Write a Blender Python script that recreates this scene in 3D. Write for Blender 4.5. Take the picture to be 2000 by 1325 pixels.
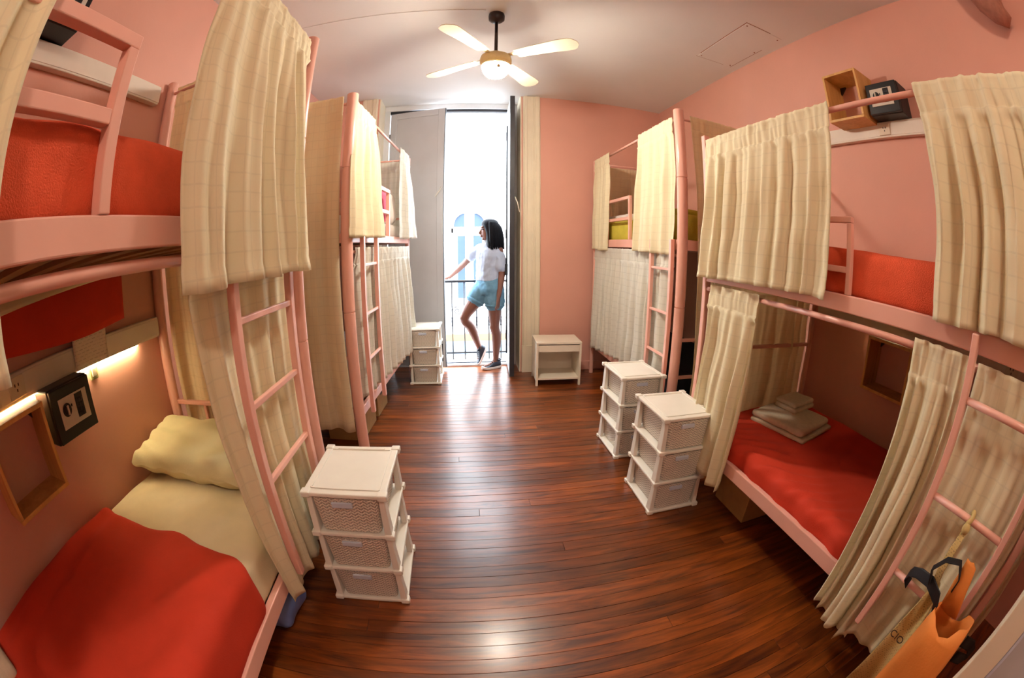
import bpy, math, random
from mathutils import Vector, Matrix, noise

for o in list(bpy.data.objects):
    bpy.data.objects.remove(o)
scene = bpy.context.scene
COL = scene.collection
PI = math.pi

# ------------------------------------------------------------------ camera
CAM_H = 1.35
YAW, PITCH, ROLL, FPX = -0.1189, -0.2257, -0.0034, 797.4
cd = bpy.data.cameras.new('camera')
cam = bpy.data.objects.new('camera', cd)
COL.objects.link(cam)
cd.type = 'PANO'
cd.sensor_width = 36.0
cd.clip_start = 0.01
cd.clip_end = 200
def setpano(k, v):
    for tgt in (cd, getattr(cd, 'cycles', None)):
        if tgt is None:
            continue
        try:
            setattr(tgt, k, v)
        except Exception:
            pass
setpano('panorama_type', 'FISHEYE_EQUISOLID')
setpano('fisheye_lens', FPX * 36.0 / 2000.0)
setpano('fisheye_fov', math.radians(230))
Rr = Matrix(((math.cos(ROLL), 0, math.sin(ROLL)), (0, 1, 0), (-math.sin(ROLL), 0, math.cos(ROLL))))
Rp = Matrix(((1, 0, 0), (0, math.cos(PITCH), -math.sin(PITCH)), (0, math.sin(PITCH), math.cos(PITCH))))
Ry = Matrix(((math.cos(YAW), -math.sin(YAW), 0), (math.sin(YAW), math.cos(YAW), 0), (0, 0, 1)))
W = Ry @ Rp @ Rr
right, fwd, up = W.col[0], W.col[1], W.col[2]
M = Matrix.Identity(4)
for i in range(3):
    M[i][0], M[i][1], M[i][2] = right[i], up[i], -fwd[i]
M[2][3] = CAM_H
cam.matrix_world = M
scene.camera = cam

# ------------------------------------------------------------------ sky, sun, exposure
wd = bpy.data.worlds.new('overcast_sky')
scene.world = wd
wd.use_nodes = True
bg = wd.node_tree.nodes['Background']
bg.inputs['Color'].default_value = (0.76, 0.88, 1.0, 1)
bg.inputs['Strength'].default_value = 14.0
sun = bpy.data.lights.new('sun', 'SUN')
sun.energy = 3.0
sun.angle = math.radians(3)
sun.color = (1.0, 0.95, 0.87)
so = bpy.data.objects.new('sun', sun)
COL.objects.link(so)
so.rotation_euler = (math.radians(42), 0, math.radians(20))
portal = bpy.data.lights.new('door_portal', 'AREA')
portal.shape = 'RECTANGLE'
portal.size, portal.size_y = 1.5, 3.0
portal.cycles.is_portal = True
po = bpy.data.objects.new('door_portal', portal)
COL.objects.link(po)
po.location = (-0.17, 4.64, 1.5)
po.rotation_euler = (math.radians(-90), 0, 0)
LAMP = 172.0           # radiance of the fan lamp's glass bowls
LED = 45.0
vs = scene.view_settings
vs.view_transform = 'Standard'
vs.look = 'None'
vs.gamma = 1.0
vs.use_curve_mapping = False
vs.exposure = 1.0
scene.cycles.use_denoising = True
scene.cycles.max_bounces = 10
scene.cycles.diffuse_bounces = 3
scene.cycles.sample_clamp_indirect = 6.0
scene.cycles.use_adaptive_sampling = True

# ------------------------------------------------------------------ materials
def lin(c):
    out = []
    for v in c:
        v /= 255.0
        out.append(v / 12.92 if v <= 0.04045 else ((v + 0.055) / 1.055) ** 2.4)
    return tuple(out) + (1.0,)

MATS = {}
def new_mat(name):
    m = bpy.data.materials.new(name)
    m.use_nodes = True
    nt = m.node_tree
    b = nt.nodes['Principled BSDF']
    MATS[name] = m
    return m, nt, b

def nd(nt, t, **kw):
    n = nt.nodes.new(t)
    for k, v in kw.items():
        if k in n.inputs:
            n.inputs[k].default_value = v
        else:
            setattr(n, k, v)
    return n

def plain(name, rgb, rough=0.5, var=0.06, scale=6.0, bump=0.0, bscale=80.0, metal=0.0, spec=0.5, coat=0.0, detail=4.0):
    """colour with a little procedural mottling and optional fine bump"""
    m, nt, b = new_mat(name)
    tc = nd(nt, 'ShaderNodeTexCoord')
    nz = nd(nt, 'ShaderNodeTexNoise', Scale=scale, Detail=detail)
    nt.links.new(tc.outputs['Object'], nz.inputs['Vector'])
    cr = nd(nt, 'ShaderNodeValToRGB')
    c = lin(rgb)
    cr.color_ramp.elements[0].position = 0.3
    cr.color_ramp.elements[1].position = 0.7
    cr.color_ramp.elements[0].color = tuple(x * (1 - var) for x in c[:3]) + (1,)
    cr.color_ramp.elements[1].color = tuple(min(1, x * (1 + var)) for x in c[:3]) + (1,)
    nt.links.new(nz.outputs['Fac'], cr.inputs['Fac'])
    nt.links.new(cr.outputs['Color'], b.inputs['Base Color'])
    b.inputs['Roughness'].default_value = rough
    b.inputs['Metallic'].default_value = metal
    b.inputs['Specular IOR Level'].default_value = spec
    if coat:
        b.inputs['Coat Weight'].default_value = coat
    if bump:
        nb = nd(nt, 'ShaderNodeTexNoise', Scale=bscale, Detail=3.0)
        nt.links.new(tc.outputs['Object'], nb.inputs['Vector'])
        bp = nd(nt, 'ShaderNodeBump', Strength=bump, Distance=0.01)
        nt.links.new(nb.outputs['Fac'], bp.inputs['Height'])
        nt.links.new(bp.outputs['Normal'], b.inputs['Normal'])
    return m

def emit(name, rgb, strength):
    m, nt, b = new_mat(name)
    b.inputs['Base Color'].default_value = lin(rgb)
    b.inputs['Emission Color'].default_value = lin(rgb)
    b.inputs['Emission Strength'].default_value = strength
    return m

plain('pink_wall', (226, 166, 147), 0.6, 0.03, 2.5, 0.05, 60)
plain('ceiling_paint', (236, 232, 228), 0.7, 0.02, 2.0, 0.03, 40)
plain('bed_pink', (242, 182, 164), 0.28, 0.03, 9.0, 0.02, 30)
plain('cream_trim', (236, 222, 196), 0.45, 0.04, 5.0, 0.03, 25)
plain('door_paint', (196, 197, 200), 0.45, 0.04, 4.0, 0.03, 18)
plain('door_dark_edge', (44, 44, 50), 0.5, 0.15, 20)
plain('frame_white', (226, 228, 230), 0.4, 0.03, 8)
plain('red_fleece', (236, 100, 68), 0.95, 0.08, 14, 0.5, 260, spec=0.1)
plain('red_sheet', (208, 64, 42), 0.8, 0.05, 10, 0.12, 200, spec=0.2)
plain('cream_sheet', (238, 222, 184), 0.85, 0.04, 10, 0.1, 180, spec=0.2)
plain('pillowcase', (226, 216, 172), 0.85, 0.04, 10, 0.1, 160, spec=0.2)
plain('towel', (236, 218, 190), 0.95, 0.06, 40, 0.6, 420, spec=0.1)
plain('yellow_bedding', (208, 192, 76), 0.9, 0.08, 12, 0.2, 160, spec=0.2)
plain('pale_bedding', (236, 226, 218), 0.9, 0.04, 12, 0.2, 160, spec=0.2)
plain('pink_cushion', (236, 120, 150), 0.9, 0.06, 12, 0.2, 160, spec=0.2)
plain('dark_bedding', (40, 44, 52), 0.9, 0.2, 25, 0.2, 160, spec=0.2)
plain('white_laminate', (240, 228, 208), 0.35, 0.02, 6)
plain('plastic', (240, 234, 222), 0.35, 0.02, 12)
plain('label_plastic', (206, 212, 226), 0.3, 0.03, 30)
plain('black_metal', (20, 19, 21), 0.38, 0.15, 30, 0.05, 300)
plain('fan_black', (36, 24, 22), 0.35, 0.1, 30)
plain('fan_blade', (244, 232, 206), 0.4, 0.03, 12)
plain('fan_brass', (226, 204, 150), 0.35, 0.05, 30)
plain('safe_panel', (208, 198, 182), 0.4, 0.03, 30)
plain('trunking', (236, 224, 208), 0.4, 0.02, 10)
plain('socket_plastic', (228, 214, 190), 0.4, 0.02, 20)
plain('socket_dark', (70, 56, 46), 0.5, 0.1, 20)
plain('switch_green', (176, 168, 112), 0.4, 0.05, 30)
plain('cardboard', (186, 146, 92), 0.85, 0.08, 18, 0.1, 90)
plain('cardboard_side', (206, 190, 160), 0.85, 0.06, 18, 0.1, 90)
plain('iron', (26, 28, 34), 0.5, 0.1, 30)
plain('balcony_stone', (206, 196, 186), 0.7, 0.08, 8, 0.1, 40)
plain('floor_gap', (24, 12, 8), 0.9, 0.2, 8)
plain('facade_cream', (196, 194, 190), 0.85, 0.03, 0.8)
plain('facade_orange', (170, 120, 66), 0.8, 0.06, 2)
plain('facade_stone', (110, 106, 100), 0.8, 0.06, 3)
plain('pane_blue', (54, 65, 80), 0.9, 0.08, 1.5, spec=0.0)
plain('street', (90, 88, 86), 0.9, 0.08, 3)
plain('van_paint', (84, 100, 116), 0.6, 0.03, 2, spec=0.1)
plain('van_glass', (30, 42, 54), 0.9, 0.1, 2, spec=0.0)
plain('skin', (122, 76, 60), 0.5, 0.06, 12, 0.03, 90)
plain('lips', (140, 70, 66), 0.45, 0.05, 30)
plain('eye_dark', (24, 16, 14), 0.3, 0.05, 30)
plain('hair', (12, 11, 15), 0.55, 0.3, 40, 0.25, 120, spec=0.1)
plain('tshirt', (172, 177, 192), 0.85, 0.03, 12, 0.1, 140, spec=0.2)
plain('denim', (104, 142, 164), 0.85, 0.12, 26, 0.25, 300, spec=0.2)
plain('shoe_navy', (22, 28, 44), 0.5, 0.12, 30, 0.1, 120)
plain('shoe_sole', (226, 220, 216), 0.55, 0.05, 30)
plain('orange_bag', (236, 142, 62), 0.7, 0.05, 9, 0.1, 120)
plain('strap_black', (18, 18, 24), 0.6, 0.1, 40)
plain('blue_bag', (110, 130, 190), 0.3, 0.1, 20)
plain('lagging', (168, 112, 92), 0.85, 0.14, 26, 0.6, 40)
plain('paper', (226, 206, 186), 0.7, 0.03, 20)
plain('ink', (60, 42, 26), 0.8, 0.1, 40)
plain('slat_wood', (116, 78, 44), 0.7, 0.15, 10)
plain('cord_white', (228, 222, 210), 0.6, 0.04, 20)
plain('brown_lining', (150, 96, 60), 0.8, 0.08, 20)
emit('lamp_glass', (255, 244, 226), LAMP)
emit('fill_globe', (255, 240, 218), 58.0)  # glow of the added fill lamp
emit('led_glow', (255, 232, 180), LED)

# wood of boxes
def wood(name, rgb1, rgb2, scale, rough, axis='X', coat=0.0, randomise=False, bump=0.05, dark=None):
    m, nt, b = new_mat(name)
    tc = nd(nt, 'ShaderNodeTexCoord')
    mp = nd(nt, 'ShaderNodeMapping')
    st = {'X': (0.12, 1, 1), 'Y': (1, 0.12, 1), 'Z': (1, 1, 0.12)}[axis]
    mp.inputs['Scale'].default_value = st
    oi = nd(nt, 'ShaderNodeObjectInfo')
    nt.links.new(tc.outputs['Object'], mp.inputs['Vector'])
    vec = mp.outputs['Vector']
    if randomise:
        mul = nd(nt, 'ShaderNodeVectorMath', operation='MULTIPLY_ADD')
        cmb = nd(nt, 'ShaderNodeCombineXYZ')
        m1 = nd(nt, 'ShaderNodeMath', operation='MULTIPLY')
        m1.inputs[1].default_value = 37.0
        nt.links.new(oi.outputs['Random'], m1.inputs[0])
        for k in range(3):
            nt.links.new(m1.outputs[0], cmb.inputs[k])
        mul.inputs[1].default_value = (1, 1, 1)
        nt.links.new(vec, mul.inputs[0])
        nt.links.new(cmb.outputs[0], mul.inputs[2])
        vec = mul.outputs[0]
    nz = nd(nt, 'ShaderNodeTexNoise', Scale=scale, Detail=6.0, Roughness=0.62, Distortion=0.6)
    nt.links.new(vec, nz.inputs['Vector'])
    cr = nd(nt, 'ShaderNodeValToRGB')
    cr.color_ramp.elements[0].position = 0.34
    cr.color_ramp.elements[1].position = 0.68
    cr.color_ramp.elements[0].color = lin(rgb1)
    cr.color_ramp.elements[1].color = lin(rgb2)
    nt.links.new(nz.outputs['Fac'], cr.inputs['Fac'])
    col = cr.outputs['Color']
    if randomise:
        hs = nd(nt, 'ShaderNodeHueSaturation')
        mr = nd(nt, 'ShaderNodeMapRange')
        mr.inputs['To Min'].default_value = 0.58
        mr.inputs['To Max'].default_value = 1.35
        nt.links.new(oi.outputs['Random'], mr.inputs['Value'])
        nt.links.new(mr.outputs[0], hs.inputs['Value'])
        nt.links.new(col, hs.inputs['Color'])
        col = hs.outputs['Color']
        # scuffs change the gloss a little
        n2 = nd(nt, 'ShaderNodeTexNoise', Scale=7.0, Detail=5.0)
        nt.links.new(vec, n2.inputs['Vector'])
        m2 = nd(nt, 'ShaderNodeMapRange')
        m2.inputs['To Min'].default_value = rough - 0.07
        m2.inputs['To Max'].default_value = rough + 0.12
        nt.links.new(n2.outputs['Fac'], m2.inputs['Value'])
        nt.links.new(m2.outputs[0], b.inputs['Roughness'])
    else:
        b.inputs['Roughness'].default_value = rough
    nt.links.new(col, b.inputs['Base Color'])
    if coat:
        b.inputs['Coat Weight'].default_value = coat
        b.inputs['Coat Roughness'].default_value = 0.2
    bp = nd(nt, 'ShaderNodeBump', Strength=bump, Distance=0.004)
    nt.links.new(nz.outputs['Fac'], bp.inputs['Height'])
    nt.links.new(bp.outputs['Normal'], b.inputs['Normal'])
    return m
wood('floor_wood', (80, 34, 11), (150, 76, 25), 26, 0.30, 'X', 0.35, True, 0.12)
wood('box_wood', (204, 150, 84), (232, 184, 112), 14, 0.5, 'Z', 0, False, 0.04)

# curtain cloth: cream, faint woven check, lets light through
def cloth(name, rgb, trans, chk=0.10, period=0.055):
    m, nt, b = new_mat(name)
    uv = nd(nt, 'ShaderNodeUVMap')
    sp = nd(nt, 'ShaderNodeSeparateXYZ')
    nt.links.new(uv.outputs['UV'], sp.inputs[0])
    fac = None
    for k in (0, 1):
        dv = nd(nt, 'ShaderNodeMath', operation='DIVIDE')
        dv.inputs[1].default_value = period
        nt.links.new(sp.outputs[k], dv.inputs[0])
        fr = nd(nt, 'ShaderNodeMath', operation='FRACT')
        nt.links.new(dv.outputs[0], fr.inputs[0])
        lt = nd(nt, 'ShaderNodeMath', operation='LESS_THAN')
        lt.inputs[1].default_value = 0.09
        nt.links.new(fr.outputs[0], lt.inputs[0])
        if fac is None:
            fac = lt.outputs[0]
        else:
            mx = nd(nt, 'ShaderNodeMath', operation='MAXIMUM')
            nt.links.new(fac, mx.inputs[0])
            nt.links.new(lt.outputs[0], mx.inputs[1])
            fac = mx.outputs[0]
    nz = nd(nt, 'ShaderNodeTexNoise', Scale=900.0, Detail=2.0)
    mpp = nd(nt, 'ShaderNodeMapping')
    mpp.inputs['Scale'].default_value = (1, 0.25, 1)
    nt.links.new(uv.outputs['UV'], mpp.inputs['Vector'])
    nt.links.new(mpp.outputs['Vector'], nz.inputs['Vector'])
    mix = nd(nt, 'ShaderNodeMix', data_type='RGBA')
    c = lin(rgb)
    mix.inputs['A'].default_value = c
    mix.inputs['B'].default_value = tuple(x * (1 - chk) for x in c[:3]) + (1,)
    nt.links.new(fac, mix.inputs['Factor'])
    b.inputs['Roughness'].default_value = 0.9
    b.inputs['Specular IOR Level'].default_value = 0.15
    nt.links.new(mix.outputs['Result'], b.inputs['Base Color'])
    bp = nd(nt, 'ShaderNodeBump', Strength=0.15, Distance=0.002)
    nt.links.new(nz.outputs['Fac'], bp.inputs['Height'])
    nt.links.new(bp.outputs['Normal'], b.inputs['Normal'])
    tr = nd(nt, 'ShaderNodeBsdfTranslucent')
    nt.links.new(mix.outputs['Result'], tr.inputs['Color'])
    ms = nd(nt, 'ShaderNodeMixShader')
    ms.inputs[0].default_value = trans
    nt.links.new(b.outputs[0], ms.inputs[1])
    nt.links.new(tr.outputs[0], ms.inputs[2])
    nt.links.new(ms.outputs[0], nt.nodes['Material Output'].inputs[0])
    return m
cloth('curtain', (252, 240, 206), 0.25, 0.06)
cloth('curtain_pale', (250, 246, 234), 0.40, 0.10)
cloth('curtain_end', (248, 232, 200), 0.50, 0.06)

# woven plastic of the drawers: zig-zag rows in relief
def weave(name, rgb):
    m, nt, b = new_mat(name)
    tc = nd(nt, 'ShaderNodeTexCoord')
    sp = nd(nt, 'ShaderNodeSeparateXYZ')
    nt.links.new(tc.outputs['Object'], sp.inputs[0])
    def mth(op, x, y=None):
        n = nd(nt, 'ShaderNodeMath', operation=op)
        for k, q in enumerate((x, y)):
            if q is None:
                continue
            if isinstance(q, (int, float)):
                n.inputs[k].default_value = q
            else:
                nt.links.new(q, n.inputs[k])
        return n.outputs[0]
    s = mth('ADD', sp.outputs[0], sp.outputs[1])
    tri = mth('PINGPONG', mth('MULTIPLY', s, 1.0), 0.013)
    zz = mth('ADD', sp.outputs[2], mth('MULTIPLY', tri, 0.75))
    row_ = mth('SINE', mth('MULTIPLY', zz, 2 * PI / 0.0135))
    col_ = mth('SINE', mth('MULTIPLY', s, 2 * PI / 0.010))
    h = mth('ADD', row_, mth('MULTIPLY', col_, 0.35))
    h = mth('ADD', mth('MULTIPLY', h, 0.37), 0.5)
    cr = nd(nt, 'ShaderNodeValToRGB')
    c = lin(rgb)
    cr.color_ramp.elements[0].color = tuple(x * 0.48 for x in c[:3]) + (1,)
    cr.color_ramp.elements[1].color = c
    cr.color_ramp.elements[0].position = 0.05
    cr.color_ramp.elements[1].position = 0.5
    nt.links.new(h, cr.inputs['Fac'])
    nt.links.new(cr.outputs['Color'], b.inputs['Base Color'])
    b.inputs['Roughness'].default_value = 0.45
    bp = nd(nt, 'ShaderNodeBump', Strength=0.7, Distance=0.003)
    nt.links.new(h, bp.inputs['Height'])
    nt.links.new(bp.outputs['Normal'], b.inputs['Normal'])
weave('woven_plastic', (240, 230, 214))

# newsprint cloth of the tote: dark broken text lines on ochre
def newsprint(name):
    m, nt, b = new_mat(name)
    uv = nd(nt, 'ShaderNodeUVMap')
    br = nd(nt, 'ShaderNodeTexBrick', Scale=1.0)
    br.inputs['Color1'].default_value = lin((88, 70, 36))
    br.inputs['Color2'].default_value = lin((196, 168, 104))
    br.inputs['Mortar'].default_value = lin((206, 178, 116))
    br.inputs['Mortar Size'].default_value = 0.003
    br.inputs['Brick Width'].default_value = 0.012
    br.inputs['Row Height'].default_value = 0.008
    br.inputs['Bias'].default_value = 0.25
    nt.links.new(uv.outputs['UV'], br.inputs['Vector'])
    nt.links.new(br.outputs['Color'], b.inputs['Base Color'])
    b.inputs['Roughness'].default_value = 0.85
newsprint('newsprint')
def note_print(name):
    m, nt, b = new_mat(name)
    uv = nd(nt, 'ShaderNodeUVMap')
    br = nd(nt, 'ShaderNodeTexBrick', Scale=1.0)
    br.inputs['Color1'].default_value = lin((192, 172, 154))
    br.inputs['Color2'].default_value = lin((222, 204, 186))
    br.inputs['Mortar'].default_value = lin((228, 210, 192))
    br.inputs['Mortar Size'].default_value = 0.005
    br.inputs['Brick Width'].default_value = 0.03
    br.inputs['Row Height'].default_value = 0.013
    nt.links.new(uv.outputs['UV'], br.inputs['Vector'])
    nt.links.new(br.outputs['Color'], b.inputs['Base Color'])
    b.inputs['Roughness'].default_value = 0.6
note_print('note_print')

# ------------------------------------------------------------------ mesh helpers
class MB:
    def __init__(self):
        self.v, self.f, self.uv = [], [], None
    def add(self, vs, fs):
        n = len(self.v)
        self.v += [tuple(p) for p in vs]
        self.f += [tuple(i + n for i in q) for q in fs]
        return self
    def box(self, c, s, rot=None):
        hx, hy, hz = s[0] / 2, s[1] / 2, s[2] / 2
        pts = [Vector((x * hx, y * hy, z * hz)) for x in (-1, 1) for y in (-1, 1) for z in (-1, 1)]
        if rot is not None:
            pts = [rot @ p for p in pts]
        c = Vector(c)
        return self.add([p + c for p in pts], [(0, 1, 3, 2), (4, 6, 7, 5), (0, 4, 5, 1), (2, 3, 7, 6), (0, 2, 6, 4), (1, 5, 7, 3)])
    def span(self, a, b):
        return self.box([(a[i] + b[i]) / 2 for i in range(3)], [abs(b[i] - a[i]) for i in range(3)])
    def bar(self, p0, p1, w, h, upv=(0, 0, 1)):
        p0, p1 = Vector(p0), Vector(p1)
        d = (p1 - p0)
        L = d.length
        d.normalize()
        u = Vector(upv)
        s = d.cross(u)
        if s.length < 1e-4:
            s = d.cross(Vector((1, 0, 0)))
        s.normalize()
        u = s.cross(d)
        R = Matrix((s, d, u)).transposed()
        return self.box((p0 + p1) / 2, (w, L, h), R)
    def tube(self, path, r, n=12, cap=True, ell=None):
        path = [Vector(p) for p in path]
        m = len(path)
        rs = r if isinstance(r, (list, tuple)) else [r] * m
        vs, fs = [], []
        prev = None
        for i, p in enumerate(path):
            t = (path[min(i + 1, m - 1)] - path[max(i - 1, 0)])
            if t.length < 1e-9:
                t = Vector((0, 0, 1))
            t.normalize()
            if prev is None:
                a = Vector((0, 0, 1)) if abs(t.z) < 0.9 else Vector((1, 0, 0))
                s = t.cross(a).normalized()
            else:
                s = (prev - t * prev.dot(t)).normalized()
            prev = s
            q = t.cross(s)
            e = ell[i] if ell else (1, 1)
            for k in range(n):
                an = 2 * PI * k / n
                vs.append(p + s * (math.cos(an) * rs[i] * e[0]) + q * (math.sin(an) * rs[i] * e[1]))
        for i in range(m - 1):
            for k in range(n):
                k2 = (k + 1) % n
                fs.append((i * n + k, i * n + k2, (i + 1) * n + k2, (i + 1) * n + k))
        if cap:
            fs.append(tuple(range(n - 1, -1, -1)))
            fs.append(tuple(range((m - 1) * n, m * n)))
        return self.add(vs, fs)
    def rings(self, rings, cap=True, close=True):
        """loft equal-length loops of points"""
        n = len(rings[0])
        vs = [p for r in rings for p in r]
        fs = []
        for i in range(len(rings) - 1):
            for k in range(n if close else n - 1):
                k2 = (k + 1) % n
                fs.append((i * n + k, i * n + k2, (i + 1) * n + k2, (i + 1) * n + k))
        if cap:
            fs.append(tuple(range(n - 1, -1, -1)))
            fs.append(tuple(range((len(rings) - 1) * n, len(rings) * n)))
        return self.add(vs, fs)
    def lathe(self, prof, c=(0, 0, 0), n=24):
        rings = []
        for r, z in prof:
            rings.append([(c[0] + r * math.cos(2 * PI * k / n), c[1] + r * math.sin(2 * PI * k / n), c[2] + z) for k in range(n)])
        return self.rings(rings)
    def ell(self, c, r, n=16, m=10, rot=None):
        rings = []
        for i in range(m + 1):
            th = PI * (0.02 + 0.96 * i / m)
            ring = []
            for k in range(n):
                ph = 2 * PI * k / n
                p = Vector((r[0] * math.sin(th) * math.cos(ph), r[1] * math.sin(th) * math.sin(ph), -r[2] * math.cos(th)))
                if rot is not None:
                    p = rot @ p
                ring.append(p + Vector(c))
            rings.append(ring)
        return self.rings(rings)
    def prism(self, poly, a, b, axis='z'):
        n = len(poly)
        def P(u, v, w):
            return {'z': (u, v, w), 'y': (u, w, v), 'x': (w, u, v)}[axis]
        vs = [P(u, v, a) for u, v in poly] + [P(u, v, b) for u, v in poly]
        fs = [tuple(range(n)), tuple(range(2 * n - 1, n - 1, -1))]
        for i in range(n):
            j = (i + 1) % n
            fs.append((i, i + n, j + n, j))
        return self.add(vs, fs)
    def build(self, name, mat, parent=None, smooth=False, bevel=0.0, solid=0.0, remesh=0.0, subd=0, seg=2, smoothit=0):
        me = bpy.data.meshes.new(name)
        me.from_pydata(self.v, [], self.f)
        if self.uv:
            l = me.uv_layers.new(name='UVMap')
            for lp in me.loops:
                l.data[lp.index].uv = self.uv[lp.vertex_index]
        me.validate()
        import bmesh
        bm = bmesh.new()
        bm.from_mesh(me)
        bmesh.ops.recalc_face_normals(bm, faces=bm.faces)
        bm.to_mesh(me)
        bm.free()
        o = bpy.data.objects.new(name, me)
        COL.objects.link(o)
        me.materials.append(MATS[mat])
        if smooth or remesh:
            for p in me.polygons:
                p.use_smooth = True
        if solid:
            md = o.modifiers.new('thickness', 'SOLIDIFY')
            md.thickness = solid
            md.offset = 0
        if remesh:
            md = o.modifiers.new('remesh', 'REMESH')
            md.mode = 'VOXEL'
            md.voxel_size = remesh
            md.use_smooth_shade = True
            if smoothit:
                ms = o.modifiers.new('smooth', 'SMOOTH')
                ms.factor = 0.5
                ms.iterations = smoothit
        if subd:
            md = o.modifiers.new('subd', 'SUBSURF')
            md.levels = md.render_levels = subd
        if bevel:
            md = o.modifiers.new('bevel', 'BEVEL')
            md.width = bevel
            md.segments = seg
            md.limit_method = 'ANGLE'
            md.angle_limit = math.radians(40)
            md.harden_normals = False
        if parent is not None:
            o.parent = parent
        return o

def tag(o, label=None, cat=None, group=None, kind=None):
    if label: o['label'] = label
    if cat: o['category'] = cat
    if group: o['group'] = group
    if kind: o['kind'] = kind
    return o

def empty(name, loc=(0, 0, 0), rz=0.0):
    o = bpy.data.objects.new(name, None)
    o.empty_display_size = 0.1
    COL.objects.link(o)
    o.location = loc
    o.rotation_euler = (0, 0, rz)
    return o

def copy_tree(o, parent=None):
    c = o.copy()
    COL.objects.link(c)
    if parent is not None:
        c.parent = parent
    for ch in list(o.children):
        copy_tree(ch, c)
    return c

def rbox(size, r, n, center=(0, 0, 0), amp=0.0, nscale=4.0, seed=0, fn=None):
    """rounded box as a dense shell; fn(p)->p shapes it further"""
    mb = MB()
    hx, hy, hz = [s / 2 for s in size]
    inner = Vector((max(hx - r, 1e-4), max(hy - r, 1e-4), max(hz - r, 1e-4)))
    idx = {}
    vs, fs = [], []
    def vid(i, j, k):
        key = (i, j, k)
        if key in idx:
            return idx[key]
        p = Vector((-hx + 2 * hx * i / n[0], -hy + 2 * hy * j / n[1], -hz + 2 * hz * k / n[2]))
        q = Vector([max(-inner[a], min(inner[a], p[a])) for a in range(3)])
        d = p - q
        if d.length > 1e-6:
            p = q + d.normalized() * r
        if amp:
            nn = d.normalized() if d.length > 1e-6 else Vector((0, 0, 1))
            p = p + nn * amp * noise.noise(Vector(p) * nscale + Vector((seed * 7.3, seed * 3.1, 0)))
        if fn:
            p = fn(p)
        idx[key] = len(vs)
        vs.append(p + Vector(center))
        return idx[key]
    nx, ny, nz = n
    for i in range(nx):
        for j in range(ny):
            for k in (0, nz):
                fs.append((vid(i, j, k), vid(i + 1, j, k), vid(i + 1, j + 1, k), vid(i, j + 1, k)))
    for i in range(nx):
        for k in range(nz):
            for j in (0, ny):
                fs.append((vid(i, j, k), vid(i + 1, j, k), vid(i + 1, j, k + 1), vid(i, j, k + 1)))
    for j in range(ny):
        for k in range(nz):
            for i in (0, nx):
                fs.append((vid(i, j, k), vid(i, j + 1, k), vid(i, j + 1, k + 1), vid(i, j, k + 1)))
    return mb.add(vs, fs)
# ------------------------------------------------------------------ room shell
XL, XR, YB, YF, ZC = -1.58, 2.24, 4.24, -1.7, 3.05
YO = 4.62                                    # outside face of the thick street wall
def struct(o):
    o['kind'] = 'structure'
    return o

fl = struct(MB().span((XL - 0.1, YF - 0.1, -0.12), (XR + 0.1, YO, -0.018)).build('floor', 'floor_gap'))
rnd = random.Random(5)
PWID = 0.066
row = 0
y = YF
while y < YB + 0.3:
    cuts = [XL, XR]
    for _ in range(rnd.choice((0, 1, 1))):
        cuts.append(rnd.uniform(XL + 0.7, XR - 0.7))
    cuts.sort()
    y1 = min(y + PWID, YB + 0.34)
    for a, b in zip(cuts[:-1], cuts[1:]):
        if y > YB - 0.02:
            a, b = max(a, -0.93), min(b, 0.60)
            if b - a < 0.1:
                continue
        g = rnd.uniform(0.0002, 0.0011)
        dz = rnd.uniform(-0.0012, 0.0)
        w = y1 - y - 2 * g
        mb = MB()
        c = 0.0009
        hx, hy, t = (b - a) / 2 - 0.0006, w / 2, 0.018
        ring = lambda dx, z: [(-hx + dx, -hy + dx, z), (hx - dx, -hy + dx, z), (hx - dx, hy - dx, z), (-hx + dx, hy - dx, z)]
        mb.rings([ring(0, -t), ring(0, -c), ring(c, 0)])
        p = mb.build('plank', 'floor_wood', fl)
        p.location = ((a + b) / 2, (y + y1) / 2, dz)
    y = y1
    row += 1

struct(MB().span((XL - 0.12, YF - 0.1, ZC), (XR + 0.12, YO, ZC + 0.15)).build('ceiling', 'ceiling_paint'))
struct(MB().span((XL - 0.12, YF - 0.1, -0.1), (XL, YO, ZC)).build('wall_left', 'pink_wall'))
struct(MB().span((XR, YF - 0.1, -0.1), (XR + 0.12, YO, ZC)).build('wall_right', 'pink_wall'))
struct(MB().span((XL, YF - 0.12, -0.1), (XR, YF, ZC)).build('wall_front', 'pink_wall'))
OL, OR = -0.93, 0.60                          # wall opening of the french door
wb = MB()
wb.span((XL, YB, -0.1), (OL, YO, ZC))
wb.span((OR, YB, -0.1), (XR, YO, ZC))
wb.span((XL - 3.0, YO - 0.1, ZC + 0.15), (XR + 3.0, YO, 6.5))
wb.span((XL - 3.0, YO - 0.1, -4.0), (XL - 0.12, YO, ZC + 0.15))
wb.span((XR + 0.12, YO - 0.1, -4.0), (XR + 3.0, YO, ZC + 0.15))
struct(wb.build('wall_back', 'pink_wall'))
for n_, x0, x1, cuts in (('trim_1', 0.615, 0.80, (0.0, 0.16)), ('trim_2', -1.12, -0.945, (0.0, 0.16))):
    t = MB().span((x0, YB - 0.018, 0.30), (x1, YB, ZC))
    t.span((x0 + 0.012, YB - 0.030, 0.30), (x0 + 0.045, YB - 0.018, ZC))
    t.span((x1 - 0.055, YB - 0.030, 0.30), (x1 - 0.012, YB - 0.018, ZC))
    t.span((x1 - 0.090, YB - 0.024, 0.30), (x1 - 0.070, YB - 0.018, ZC))
    t.span((x0 - 0.004, YB - 0.034, 0.0), (x1 + 0.004, YB, 0.30))
    struct(t.build(n_, 'cream_trim', bevel=0.004))
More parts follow.
